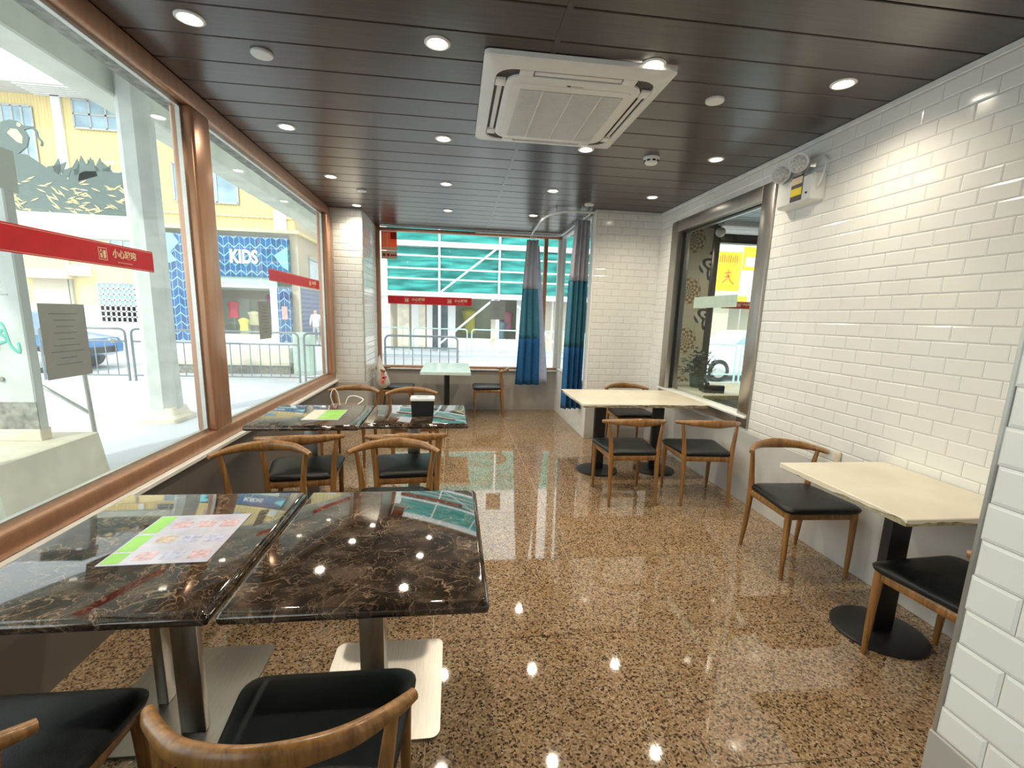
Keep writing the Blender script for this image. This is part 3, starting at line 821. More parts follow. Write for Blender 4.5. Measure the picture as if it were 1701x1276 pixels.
for x, y, lab in ((3.7, 4.3, 'downlight in the entrance bay, nearer the camera'), (3.7, 5.5, 'downlight in the entrance bay, above the counter')):
    downlight(x, y, lab)
t_ = thing('globe_lamp', 'small white globe lamp at the top of the steel framed window', 'lamp', (3.42, 6.05, ZC))
B().lathe([(.035, 0), (.035, -.02), (.012, -.022), (.012, -.05)], 0, 0, 16).obj('mount', K['white'], t_)
B().lathe([(.02, -.05), (.045, -.06), (.062, -.09), (.062, -.115), (.045, -.15), (.015, -.165)], 0, 0, 20).obj('globe', K['whiteplastic'], t_, 60)
for x, y, lab in ((-.97, 2.78, 'white round ceiling cover near the left window, closest to the camera'), (1.48, 2.83, 'white round ceiling cover right of the air conditioner'),
                  (-.98, 5.45, 'small white ceiling cover near the tiled pier'), (1.49, 5.45, 'small white ceiling cover above the blue curtain')):
    t_ = thing('ceiling_cover', lab, 'ceiling cover', (x, y, ZC), 0, 'white sprinkler covers')
    B().lathe([(.052, 0), (.052, -.010), (.048, -.014), (.02, -.015)], 0, 0, 28, False, True).obj('disc', K['whiteplastic'], t_)
    B().lathe([(.02, 0), (.02, -.0145)], 0, 0, 16).obj('stem', K['whiteplastic'], t_)
t_ = thing('smoke_detector', 'white smoke detector on the dark ceiling above the steel framed window', 'smoke detector', (1.53, 3.84, ZC))
B().lathe([(.062, 0), (.062, -.012), (.055, -.016), (.050, -.040), (.042, -.050), (.01, -.052)], 0, 0, 28, False, True).obj('body', K['whiteplastic'], t_)
for k in range(8):
    a = k * math.pi / 4
    B().box(-.012, .012, -.003, .003, -.036, -.024).obj('vent', K['rubber'], t_, 0, (.053 * math.cos(a), .053 * math.sin(a), 0), (0, 0, a + math.pi / 2))

t_ = thing('wall_plate', 'small beige plate low on the right wall behind the near cream table', 'wall plate', (XR - .0125, 2.63, .665))
B().box(-.012, 0, -.02, .02, -.05, .05, .003).obj('plate', K['cream'], t_)
B().box(-.014, -.012, -.012, .012, -.035, .035, .002, 1).obj('insert', K['goldtxt'], t_, 0)
# ceiling cassette air conditioner
AX0, AX1, AY0, AY1 = .135, 1.115, 2.52, 3.635
ac = thing('air_conditioner', 'white four way ceiling cassette air conditioner', 'air conditioner', ((AX0 + AX1) / 2, (AY0 + AY1) / 2, ZC - .004))
hx, hy = (AX1 - AX0) / 2, (AY1 - AY0) / 2
L = lambda sx, sy, r, z: [(u, v, z) for u, v in rrect(-sx, sx, -sy, sy, r, 6)]
B().rings([L(hx, hy, .03, 0), L(hx, hy, .03, -.022), L(hx - .012, hy - .012, .03, -.034), L(hx - .065, hy - .075, .10, -.046), L(hx - .068, hy - .078, .10, -.040), L(hx - .068, hy - .078, .10, .0)], False, False).obj('outer_panel', K['whiteplastic'], ac, 40)
B().rings([L(hx - .066, hy - .076, .10, -.036), L(hx - .13, hy - .143, .08, -.036)], False, False).obj('slot_back', K['slot'], ac, 0)
B().rings([L(hx - .125, hy - .138, .09, 0), L(hx - .122, hy - .135, .09, -.046), L(hx - .132, hy - .145, .09, -.056), L(hx - .155, hy - .168, .05, -.058)], False, True).obj('inner_panel', K['whiteplastic'], ac, 40)
gx, gy = hx - .165, hy - .185
gr = B().rings([L(gx, gy, .04, -.0582), L(gx, gy, .04, -.062), L(gx - .02, gy - .02, .03, -.064)], False, True).obj('intake_grille', K['whiteplastic'], ac, 40)
me = None
N = 46
for k in range(N):
    v = -gy + .06 + (2 * gy - .10) * k / (N - 1)
    if me is None: me = B().box(-gx + .04, gx - .04, -.0028, .0028, -.069, -.0635).mesh('slat', K['whiteplastic'], 0)
    new('slat', me, gr, (0, v, 0))
for k in (-1, 0, 1):
    B().box(k * gx * .5 - .004, k * gx * .5 + .004, -gy + .05, gy - .035, -.0705, -.064).obj('rib', K['whiteplastic'], gr, 0)
B().box(-gx + .04, gx - .04, -gy + .05, gy - .035, -.0645, -.064).obj('filter', K['greyplastic'], gr, 0)
for s in (-1, 1):
    B().box(-hx + .26, hx - .26, -.013, .013, -.003, .003, .002).obj('louver', K['whiteplastic'], ac, 40, (0, s * (hy - .107), -.041), (R(12) * s, 0, 0))
    B().box(-.013, .013, -hy + .26, hy - .26, -.003, .003, .002).obj('louver', K['whiteplastic'], ac, 40, (s * (hx - .096), 0, -.041), (0, -R(12) * s, 0))
    for s2 in (-1, 1):
        B().box(-.035, .035, -.028, .028, -.05, -.03, .003).obj('bridge', K['whiteplastic'], ac, 40, (s * (hx - .22), s2 * (hy - .106), 0))
        B().box(-.026, .026, -.035, .035, -.05, -.03, .003).obj('bridge', K['whiteplastic'], ac, 40, (s * (hx - .096), s2 * (hy - .22), 0))
B().box(-.045, -.025, -.006, .006, -.0592, -.058).obj('logo', K['rubber'], ac, 0, (0, -gy - .012, 0))
B().box(-.018, .04, -.004, .004, -.0592, -.058).obj('logo', K['greyplastic'], ac, 0, (0, -gy - .012, 0))

# emergency twin light on the right wall
em = thing('emergency_light', 'white twin headed emergency light high on the right wall', 'emergency light', (XR - .0085, 3.28, 2.45))
B().rings([[(0, u, v) for u, v in rrect(-.19, .19, -.12, .07, .02, 4)], [(-.07, u, v) for u, v in rrect(-.185, .185, -.115, .065, .02, 4)], [(-.085, u, v) for u, v in rrect(-.17, .17, -.10, .05, .02, 4)]], True, True).obj('housing', K['whiteplastic'], em, 40)
for yy, zz in ((.14, .125), (-.03, .15)):
    hd = B().rings([[(x, r * math.cos(a), r * math.sin(a)) for a in [2 * math.pi * k / 24 for k in range(24)]] for x, r in ((.04, .045), (.03, .060), (-.04, .064), (-.052, .062), (-.049, .052))], True, False).obj('lamp_head', K['whiteplastic'], em, 40, (-.085, yy, zz), (0, R(-8), R(42)))
    B().rings([[(x, r * math.cos(a), r * math.sin(a)) for a in [2 * math.pi * k / 24 for k in range(24)]] for x, r in ((-.048, .052), (-.056, .03), (-.058, .008))], False, True).obj('lens', K['lensgrey'], hd, 60)
    B().tube([(-.07, yy, zz - .05), (-.05, yy, .05)], .014, 8).obj('neck', K['whiteplastic'], em)
lb = B().box(-.088, -.0855, -.085, .025, -.095, .075).obj('label_plate', K['rubber'], em, 0)
B().box(-.0895, -.088, -.083, .023, .015, .06).obj('label_stripe', K['goldtxt'], lb, 0)
B().box(-.0895, -.088, -.083, .023, -.06, -.01).obj('label_stripe', K['yellow'], lb, 0)
B().tube(catmull([(-.05, -.17, -.05), (-.06, -.22, .0), (-.03, -.21, .12), (-.005, -.15, .17)], 6), .006, 8).obj('cable', K['whiteplastic'], em)
B().lathe([(.007, -.005), (.007, .005)], 0, 0, 12).obj('test_button', K['rubber'], em, 40, (-.087, -.13, -.06), (0, R(90), 0))

# ------------------------------------------------------------------ curtains and their rails
def curtain(label, x, y, rows, pleats, depth, nx, lin=None, seed=1):
    """rows: list of (z, left, right); colours change at the given band heights"""
    t_ = thing('curtain', label, 'curtain', (x, y, 0), 0, 'blue banded curtains')
    zs = [r[0] for r in rows]

    def at(u, z):
        for (z0, l0, r0), (z1, l1, r1) in zip(rows, rows[1:]):
            if z1 <= z <= z0 + 1e-6:
                q = (z0 - z) / (z0 - z1); l = l0 + (l1 - l0) * q; r = r0 + (r1 - r0) * q
                break
        f = (zs[0] - z) / (zs[0] - zs[-1])
        ph = u * pleats * 2 * math.pi + seed
        return (l + (r - l) * u + .006 * math.sin(ph * 2 + 1), depth * (.6 + .5 * f) * math.sin(ph) + .01 * math.sin(3 * u + 5 * f), z)
    return t_, at


def bands(t_, at, cuts, mats, names, u0=0, u1=1, n=60):
    for (za, zb), mt, nm in zip(zip(cuts, cuts[1:]), mats, names):
        k = max(3, int((za - zb) / .08))
        o = B().grid(lambda u, v: at(u0 + (u1 - u0) * u, za + (zb - za) * v), n, k).obj(nm, mt, t_, 180)
        md = o.modifiers.new('thickness', 'SOLIDIFY'); md.thickness = .004


names = ['grey_band', 'teal_band', 'blue_band']; mats = [K['curt1'], K['curt2'], K['curt3']]
t_, at = curtain('blue banded curtain gathered in the middle of the far window', 0, 7.24, [(2.63, 1.065, 1.235), (1.92, 1.02, 1.25), (1.17, .985, 1.31), (.455, .95, 1.33)], 3.0, .035, 60, seed=.5)
bands(t_, at, [2.63, 1.92, 1.17, .455], mats, names)
B().grid(lambda u, v: (1.235 + (.10 * v + .02) * u * 1.1 + .10 * v, .02 + .012 * math.sin(u * 5), 2.55 - 2.06 * v), 10, 24).obj('lining', K['curtw'], t_, 180).modifiers.new('thickness', 'SOLIDIFY').thickness = .004
for k in range(4):
    B().tube([(1.09 + .04 * k, 0, 2.61), (1.13 + .02 * k, 0, 2.715)], .004, 6).obj('hook', K['white'], t_)
t_, at = curtain('blue banded curtain hanging beside the far right tiled wall', 0, 5.90, [(2.68, 1.46, 1.635), (1.96, 1.42, 1.64), (1.14, 1.40, 1.64), (.34, 1.395, 1.64)], 3.6, .05, 80, seed=1.2)
bands(t_, at, [2.68, 1.96, 1.14, .34], mats, names, n=90)
for k in range(5):
    B().tube([(1.49 + .03 * k, 0, 2.66), (1.49 + .03 * k, 0, 2.715)], .004, 6).obj('hook', K['white'], t_)

t_ = thing('curtain_rail', 'curved white curtain rail under the ceiling by the far window', 'curtain rail')
P = catmull([(1.15, 7.44, 2.722), (1.12, 6.8, 2.722), (1.10, 6.25, 2.722), (1.16, 5.85, 2.722), (1.32, 5.68, 2.722), (1.62, 5.66, 2.722)], 8)
B().tube(P, [(.011, .014)] * len(P), 8, up=(0, 0, 1)).obj('rail', K['white'], t_)
for i in (2, 16, 26, 36):
    B().tube([P[i], P[i] + Vector((0, 0, .041))], .006, 6).obj('hanger', K['white'], t_)
t_ = thing('curtain_rail', 'straight white curtain rail along the head of the far window', 'curtain rail')
B().tube([(.3, 7.40, 2.725), (1.50, 7.40, 2.725), (1.58, 7.34, 2.725), (1.595, 7.2, 2.725), (1.595, 5.75, 2.725)], [(.011, .014)] * 5, 8, up=(0, 0, 1)).obj('rail', K['white'], t_)
for p in ((.5, 7.40), (1.2, 7.40), (1.595, 6.6)):
    B().tube([(p[0], p[1], 2.73), (p[0], p[1], 2.765)], .006, 6).obj('hanger', K['white'], t_)

# ------------------------------------------------------------------ stickers and sheets on the glass
def band(label, loc, rz, ln, ht, reps, faded=False):
    t_ = thing('warning_strip', label, 'sticker', loc, rz, 'red glass warning strips')
    B().box(-ln / 2, ln / 2, -.0012, 0, -ht / 2, ht / 2).obj('film', K['red'], t_, 0)
    for z in (-ht / 2 + .004, ht / 2 - .008):
        B().box(-ln / 2, ln / 2, -.0016, -.0012, z, z + .003).obj('edge_line', K['redlight'], t_, 0)
    for c in reps:
        text('小心玻璃', ht * .40, K['goldtxt'], 'lettering', t_, (c + ht * .55, -.0018, ht * .07), (R(90), 0, 0), .0004, bold=.0012)
        B().box(c + ht * .05, c + ht * 1.05, -.0018, -.0012, -ht * .29, -ht * .25).obj('small_print', K['redlight'], t_, 0)
        ic = c - ht * .85; w_ = ht * .26
        b = B()
        for a0, a1, b0, b1 in ((-w_, w_, w_ * .9, w_), (-w_, w_, -w_, -w_ * .9), (-w_, -w_ * .9, -w_, w_), (w_ * .9, w_, -w_, w_)):
            b.box(ic + a0, ic + a1, -.0018, -.0012, b0, b1)
        b.box(ic - w_ * .6, ic - w_ * .15, -.0018, -.0012, -w_ * .7, w_ * .45).box(ic - w_ * .75, ic - .0, -.0018, -.0012, w_ * .1, w_ * .3)
        b.box(ic - w_ * .5, ic - w_ * .25, -.0018, -.0012, w_ * .5, w_ * .75).box(ic + w_ * .1, ic + w_ * .7, -.0018, -.0012, -w_ * .7, w_ * .6)
        b.obj('icon', K['goldtxt'], t_, 0)


band('red glass warning strip on the near pane of the left window', (GX + .006, 2.06, 1.725), R(90), 1.50, .105, [.47])
band('red glass warning strip on the far pane of the left window', (GX + .006, 5.2, 1.795), R(90), 1.55, .105, [.50])
band('red glass warning strip on the far window', (-.37, YB + .014, 1.70), 0, 1.27, .125, [-.25, .40])
band('red glass warning strip on the entrance bay window', (4.02, YV + .014, 1.755), 0, .58, .10, [.06])


def notice(label, loc, rz, ww, hh):
    t_ = thing('notice_sheet', label, 'notice', loc, rz, 'paper notices on the glass')
    B().box(-ww / 2, ww / 2, -.0008, 0, -hh / 2, hh / 2).obj('sheet', K['paper'], t_, 0)
    q = random.Random(int(ww * 1000 + hh * 100))
    for k in range(9):
        a = ww * q.uniform(.12, .36); z = hh * (.36 - .085 * k)
        B().box(-a, a, -.0012, -.0008, z, z + .004).obj('print_line', K['paperline'], t_, 0)


notice('grey notice sheet on the near pane of the left window', (GX + .006, 2.17, 1.345), R(90), .235, .30)
notice('grey notice sheet on the far pane of the left window', (GX + .006, 4.27, 1.405), R(90), .25, .31)
notice('pale notice sheet on the far window', (.675, YB + .014, 1.59), 0, .24, .29)
t_ = thing('poster', 'red promotional poster in the top left corner of the far window', 'poster', (-.975, YB + .014, 2.55))
B().box(-.115, .115, -.0012, 0, -.13, .14).obj('sheet', K['orange'], t_, 0)
B().box(.02, .105, -.0018, -.0012, .03, .125).obj('red_block', K['red'], t_, 0)
for x in (-.10, -.04):
    for k in range(6):
        B().box(x, x + .03, -.0018, -.0012, .095 - .03 * k, .115 - .03 * k).obj('glyph_block', K['goldtxt'], t_, 0)
B().box(-.105, .105, -.0018, -.0012, -.115, -.08).obj('pale_line', K['goldtxt'], t_, 0)
B().box(-.115, .115, -.0012, 0, -.255, -.14).obj('lower_sheet', K['goldtxt'], t_, 0)
for x, r in ((-.075, .022), (-.015, .024), (.035, .016), (.065, .014), (.092, .012)):
    B().lathe([(r, -.0006), (r, .0006)], 0, 0, 12).obj('glyph_dot', K['red'], t_, 0, (x, -.0012, -.20), (R(90), 0, 0))
t_ = thing('acrylic_strip', 'pale green frosted strip on the steel framed window', 'sticker', (XR + .044, 4.42, 1.70))
B().box(-.0015, 0, -.39, .39, -.055, .055).obj('film', K['cabgreen'], t_, 0)

# ------------------------------------------------------------------ entrance bay: counter, plant, telephone
t_ = thing('counter', 'white reception counter with stone top behind the steel framed window', 'counter', (3.3, 5.05, 0))
B().box(-.66, .75, -.40, .55, 0, .70).obj('body', K['white'], t_, 0)
B().box(-.70, .78, -.45, .58, .70, .75, .006).obj('worktop', K['cream'], t_)
B().box(-.70, .78, -.455, -.45, .70, .745).obj('edge_band', K['chip'], t_, 0)
t_ = thing('potted_plant', 'bushy dark potted plant on the counter behind the steel framed window', 'plant', (2.83, 5.18, .75))
B().lathe([(.062, 0), (.075, .01), (.088, .13), (.094, .135), (.094, .155), (.085, .155), (.080, .13)], 0, 0, 24, True, True).obj('pot', K['pot'], t_)
b = B(); bs = B(); q = random.Random(2)
for i in range(260):
    a = q.uniform(0, 6.28); el = q.uniform(-.2, 1.4); r = q.uniform(.05, .20)
    c = Vector((math.cos(a) * math.cos(el) * r, math.sin(a) * math.cos(el) * r, .18 + math.sin(el) * r * 1.45))
    d = Vector((math.cos(a + q.uniform(-.7, .7)), math.sin(a + q.uniform(-.7, .7)), q.uniform(-.4, .9))).normalized(); s_ = d.cross(Vector((0, 0, 1))).normalized() * q.uniform(.016, .028); l_ = q.uniform(.04, .07)
    n_ = s_.cross(d).normalized() * .006
    b.rings([[c, c, c], [c + d * l_ * .45 + s_, c + d * l_ * .45 + n_, c + d * l_ * .45 - s_], [c + d * l_] * 3], False, False, False)
    if i % 8 == 0: bs.tube([(0, 0, .14), c * .6 + Vector((0, 0, .06)), c], .003, 5)
fo = b.obj('foliage', K['leaf'], t_, 0); fo['kind'] = 'stuff'
bs.obj('stems', K['leaf'], t_)

t_ = thing('telephone', 'black corded desk telephone on the counter behind the steel framed window', 'telephone', (2.80, 4.83, .75), R(-12))
B().prism([(-.10, 0), (.10, 0), (.10, .045), (.085, .062), (-.06, .085), (-.10, .08)], 'x', -.09, .12).obj('base', K['rubber'], t_)
hs = B().tube(catmull([(-.065, -.10, .098), (-.065, -.06, .116), (-.065, .0, .124), (-.065, .06, .124), (-.065, .10, .112)], 5), lerps([(.026, .016), (.024, .015), (.018, .012), (.024, .015), (.026, .016)], 5), 12, up=(0, 0, 1)).obj('handset', K['black'], t_)
for i in range(12):
    B().box(-.008, .008, -.006, .006, 0, .006, .002, 1).obj('key', K['greyplastic'], t_, 0, (.0 + .028 * (i % 3), -.03 + .025 * (i // 3), .076 - .0025 * (i // 3)))
cord = [(-.065 + .09 * math.sin(f * 3.1) + .008 * math.cos(f * 90), -.12 - .09 * f + .02 * math.sin(f * 3.1), .09 - .17 * math.sin(f * 3.1) + .008 * math.sin(f * 90)) for f in [k / 140 for k in range(141)]]
B().tube(cord, .003, 5).obj('cord', K['rubber'], t_)

# ------------------------------------------------------------------ street
GZ = -.1
struct('pavement_near', 'pale pavement outside the shop windows', B().box(-45, XL - .15, -12, 11.2, GZ - .3, GZ).box(XL - .15, 30, YB + .12, 11.2, GZ - .3, GZ), K['pave'])
struct('road', 'pale concrete street beyond the railings', B().box(-60, 40, 11.2, 18.6, GZ - .3, GZ - .08), K['road'])
struct('pavement_far', 'pale pavement in front of the shops across the street', B().box(-60, 40, 18.6, 60, GZ - .3, GZ + .04), K['pave'])

# arcade above the left pavement
t_ = thing('arcade_column', 'tall grey concrete arcade column outside the left window', 'column', (-4.06, 7.1, GZ))
oct_ = lambda r, z: [(r * math.cos(R(22.5 + 45 * k)), r * math.sin(R(22.5 + 45 * k)), z) for k in range(8)]
B().rings([oct_(.215, .16), oct_(.198, .9), oct_(.198, 4.6)]).obj('shaft', K['concretew'], t_, 30)
B().rings([[(x, y, 0) for x, y in rrect(-.27, .27, -.27, .27, .04, 3)], [(x, y, .06) for x, y in rrect(-.27, .27, -.27, .27, .04, 3)], [(x, y, .10) for x, y in rrect(-.22, .22, -.22, .22, .04, 3)], [(x, y, .20) for x, y in rrect(-.19, .19, -.19, .19, .04, 3)]]).obj('base', K['creamcon'], t_, 30)
struct('arcade_beam', 'grey green concrete beam over the arcade columns', B().box(-4.62, -4.2, -8, 17, 4.03, 4.62, .02, 1), K['concrete'])
struct('arcade_soffit', 'stained soffit above the left pavement', B().box(-4.2, XL - .2, -8, 17, 4.5, 4.62), K['concrete'])
struct('facade_above', 'upper wall of the shop above the left window', B().box(XL - .32, XL - .16, -8, YB, ZC, 4.5), K['stain'])

# graffiti pier, plinth and railing end close to the window
t_ = thing('graffiti_pier', 'whitewashed pier with teal and orange graffiti outside the left window', 'pier', (-3.8, 4.5, .35))
B().box(-.36, .36, -.22, -.12, 0, 2.0, .01, 1).obj('shaft', K['concretew'], t_, 0)
B().box(-.36, .362, -.224, -.216, .10, .33).obj('stain', K['stain'], t_, 0)
B().box(-.36, .366, -.228, -.116, 0, .1, .004, 1).obj('foot', K['creamcon'], t_, 0)


def stroke(pts, r, mt, parent, nm='graffiti'):
    B().tube(catmull([(x, -.223, z) for x, z in pts], 4), [(r, .003)] * ((len(pts) - 1) * 4 + 1), 6, up=(0, 1, 0)).obj(nm, mt, parent)


teal = K['tealtile']
for pts in ([(.10, .96), (.20, .97), (.24, .80), (.30, .74), (.30, .82)], [(.12, .95), (.12, .84), (.08, .76)], [(.14, .92), (.22, .84), (.12, .80)], [(.16, .90), (.15, .76)], [(.20, .92), (.12, .86)]):
    stroke(pts, .011, teal, t_)
stroke([(-.1, 1.10), (.02, 1.10), (.06, 1.06), (.06, .78), (.02, .74), (-.1, .73)], .008, K['orange'], t_)
for pts in ([(-.1, 1.28), (.0, 1.22), (.1, 1.30), (.16, 1.22), (.24, 1.30)], [(-.1, 1.20), (.28, 1.20)], [(.02, 1.14), (.12, 1.10), (.2, 1.16)], [(.0, 1.70), (.06, 1.66), (.05, 1.76), (-.02, 1.74)]):
    stroke(pts, .004, K['greyplastic'], t_)
B().tube([(.14, -.22, .52), (.14, -.235, .52)], .02, 10).obj('bolt', K['stain'], t_)
t_ = thing('plinth', 'low cream plastered block under the graffiti pier', 'plinth', (-3.63, 4.15, GZ))
B().rings([[(-.55, -.62, 0), (.50, -.62, 0), (.44, .50, 0), (-.55, .50, 0)], [(-.55, -.58, .44), (.42, -.58, .44), (.40, .46, .44), (-.55, .46, .44)], [(-.53, -.56, .45), (.40, -.56, .45), (.38, .44, .45), (-.53, .44, .45)]]).obj('block', K['creamcon'], t_, 30)
t_ = thing('louvre_box', 'grey louvred box on the graffiti pier', 'vent box', (-3.5, 4.40, 2.351))
B().box(-.55, .0, -.1, .1, 0, .32).obj('case', K['concrete'], t_, 0)
for k in range(8): B().box(-.54, -.005, -.125, -.1, .02 + .037 * k, .04 + .037 * k).obj('slat', K['metalgreen'], t_, 0)
t_ = thing('sign_board', 'teal scale patterned board at the far left edge', 'board', (-3.36, 3.28, GZ))
B().box(-.03, .03, -.45, .13, 0, .95, .005, 1).obj('panel', K['tealtile'], t_, 0)
for i in range(4):
    for j in range(5):
        P = [(.032, -.38 + .15 * i + .07 * (j % 2) + .075 * math.cos(R(a)), .08 + .17 * j + .10 * math.sin(R(a))) for a in range(0, 181, 20)]
        B().tube(P, .004, 5).obj('scale_line', K['cyan'], t_)
t_ = thing('handrail', 'galvanised handrail post with a sloping arm beside the plinth', 'handrail', (-3.52, 5.0, GZ))
B().tube([(0, 0, 0), (-.02, 0, .45), (-.04, 0, .95)], .022, 10).obj('post', K['alu'], t_)
B().tube([(-.01, 0, .52), (-.42, 0, .80)], .018, 10).obj('arm', K['alu'], t_)

# cut-metal bird screen high up
t_ = thing('bird_screen', 'dark cut metal screen of birds and leaves high over the pavement', 'screen', (-6.3, 9.0, 2.95))
B().box(-1.6, .95, -.12, .12, -.40, -.02, .01, 1).obj('beam', K['concrete'], t_, 0)
b = B().prism([(-1.3, .0), (.92, .0), (.92, .66), (.6, .68), (.3, .66), (.05, .52), (-.1, .60), (-.3, .72), (-.5, .86), (-1.3, .9)], 'y', -.012, .012).obj('leaf_sheet', K['metalgreen'], t_, 0)
bird = [(-1.0, .62), (-.7, .55), (-.35, .60), (-.15, .78), (-.1, .95), (-.16, 1.08), (-.02, 1.13), (-.0, 1.15), (-.17, 1.16), (-.25, 1.23), (-.38, 1.25), (-.52, 1.2), (-.66, 1.1), (-.85, 1.12), (-1.1, 1.18), (-1.3, 1.22), (-1.2, 1.05), (-.95, .9), (-.98, .75)]
bird = [(u * .85 - .35, v * .8 + .36) for u, v in bird]
B().prism(bird, 'y', -.015, .015).obj('bird', K['metalgreen'], t_, 0)
B().tube(catmull([(-.38, 0, 1.27), (-.32, 0, 1.22), (-.31, 0, 1.14), (-.26, 0, 1.06), (-.28, 0, 1.0)], 5), .018, 6).obj('worm', K['metalgreen'], t_)
B().lathe([(.03, -.002), (.03, .002)], 0, 0, 14).obj('bird_eye', K['ywall'], t_, 0, (-.55, -.017, 1.29), (R(90), 0, 0))
B().prism([(u * .85 - .35, v * .8 + .36) for u, v in [(-.45, 1.0), (-.3, .84), (-.22, .82), (-.2, .95), (-.28, 1.08), (-.38, 1.08)]], 'y', -.018, -.0155).obj('bird_breast', K['ywall'], t_, 0)
B().prism([(u * .85 - .35, v * .8 + .36) for u, v in [(-.98, .98), (-.75, .93), (-.6, .95), (-.8, 1.02)]], 'y', -.018, -.0155).obj('wing_mark', K['ywall'], t_, 0)
B().prism([(.2, .5), (.28, .9), (.35, .75), (.45, .85), (.5, .6)], 'y', -.012, .012).obj('crest', K['metalgreen'], t_, 0)
lf = B().prism([(0, -.006), (.07, -.014), (.15, 0), (.07, .010)], 'y', -.004, .004).mesh('leaf', K['ywall'], 0)
lf2 = B().prism([(0, -.03), (.14, -.07), (.30, 0), (.14, .06)], 'y', -.006, .006).mesh('leaf', K['metalgreen'], 0)
q = random.Random(11)
for k in range(90):
    new('leaf', lf, t_, (q.uniform(-1.2, .8), -.016, q.uniform(.02, .48)), (0, q.uniform(-.5, 1.1), 0))
for k in range(22):
    new('leaf', lf2, t_, (q.uniform(-.62, .8), 0, q.uniform(.42, .6)), (0, q.uniform(-2.2, -.5), 0))
t2 = thing('bird_ornament', 'small cut metal bird ornament hanging by the arcade column', 'ornament', (-5.35, 8.6, 4.75))
B().prism([(-.5, .45), (-.3, .2), (-.1, .02), (.15, -.1), (.42, -.05), (.45, .12), (.2, .28), (-.1, .36)], 'y', -.012, .012).obj('wing', K['metalgreen'], t2, 0)
B().tube([(.3, 0, .05), (.8, 0, -.2)], .02, 6).obj('arm', K['metalgreen'], t2)
for k in range(5):
    B().prism([(0, 0), (.12, .02), (.14, .05), (.02, .04)], 'y', -.016, -.0125).obj('feather', K['ywall'], t2, 0, (-.2 + .12 * k, 0, .2 - .05 * k), (0, .5, 0))


# railings
def railing_mesh(nm, L_, top, loop0, bars, mt):
    t_ = thing(nm, '', 'railing')
    a = L_ / 2
    path = [(-a, 0, 0)] + [(-a, 0, top - .1)] + [(-a + .10 - .10 * math.cos(R(k)), 0, top - .1 + .10 * math.sin(R(k))) for k in (30, 60, 90)] + [(a - .10 + .10 * math.sin(R(k)), 0, top - .1 + .10 * math.cos(R(k))) for k in (0, 30, 60)] + [(a, 0, top - .1), (a, 0, 0)]
    B().tube(path, .024, 8).obj('frame', mt, t_)
    for z in (loop0, .12): B().tube([(-a, 0, z), (a, 0, z)], .018, 8).obj('rail', mt, t_)
    me = None
    for k in range(bars):
        if me is None: me = B().tube([(0, 0, .12), (0, 0, loop0)], .011, 6).mesh('bar', mt)
        new('bar', me, t_, (-a + L_ * (k + 1) / (bars + 1), 0, 0))
    return t_


r1 = railing_mesh('street_railing', 1.62, 1.10, .84, 7, K['railgrey'])
where = ['grey railing panel farthest left, hidden behind the graffiti pier', 'grey railing panel beside the graffiti pier, behind the blue car', 'grey railing panel between the near notice sheet and the arcade column', 'grey railing panel right of the arcade column, behind the window post', 'grey railing panel below the blue shop, by the far notice sheet', 'grey railing panel beside the tiled pier', 'grey railing panel at the left of the far window']
for i in range(7):
    o = r1 if i == 0 else copy_tree(r1)
    o.location = (-11.17 + 1.74 * i, 10.9, GZ); o['label'] = where[i]; o['group'] = 'grey street railings'
r2 = railing_mesh('street_railing', 1.95, 1.08, .34, 0, K['railmint'])
names2 = ['mint railing panel across the street, leftmost in the far window', 'mint railing panel across the street, second in the far window', 'mint railing panel across the street, in the middle of the far window', 'mint railing panel across the street, below the pale notice', 'mint railing panel across the street, behind the first curtain', 'mint railing panel seen through the entrance bay window', 'mint railing panel at the right of the entrance bay window']
for i, (x, y) in enumerate(((-2.6, 17.6), (-.5, 17.6), (1.62, 17.6), (3.75, 17.6), (5.9, 17.6), (6.0, 11.0), (8.08, 11.0))):
    o = r2 if i == 0 else copy_tree(r2)
    o.location = (x, y, GZ if y < 12 else GZ + .0); o['label'] = names2[i]; o['group'] = 'mint street railings'


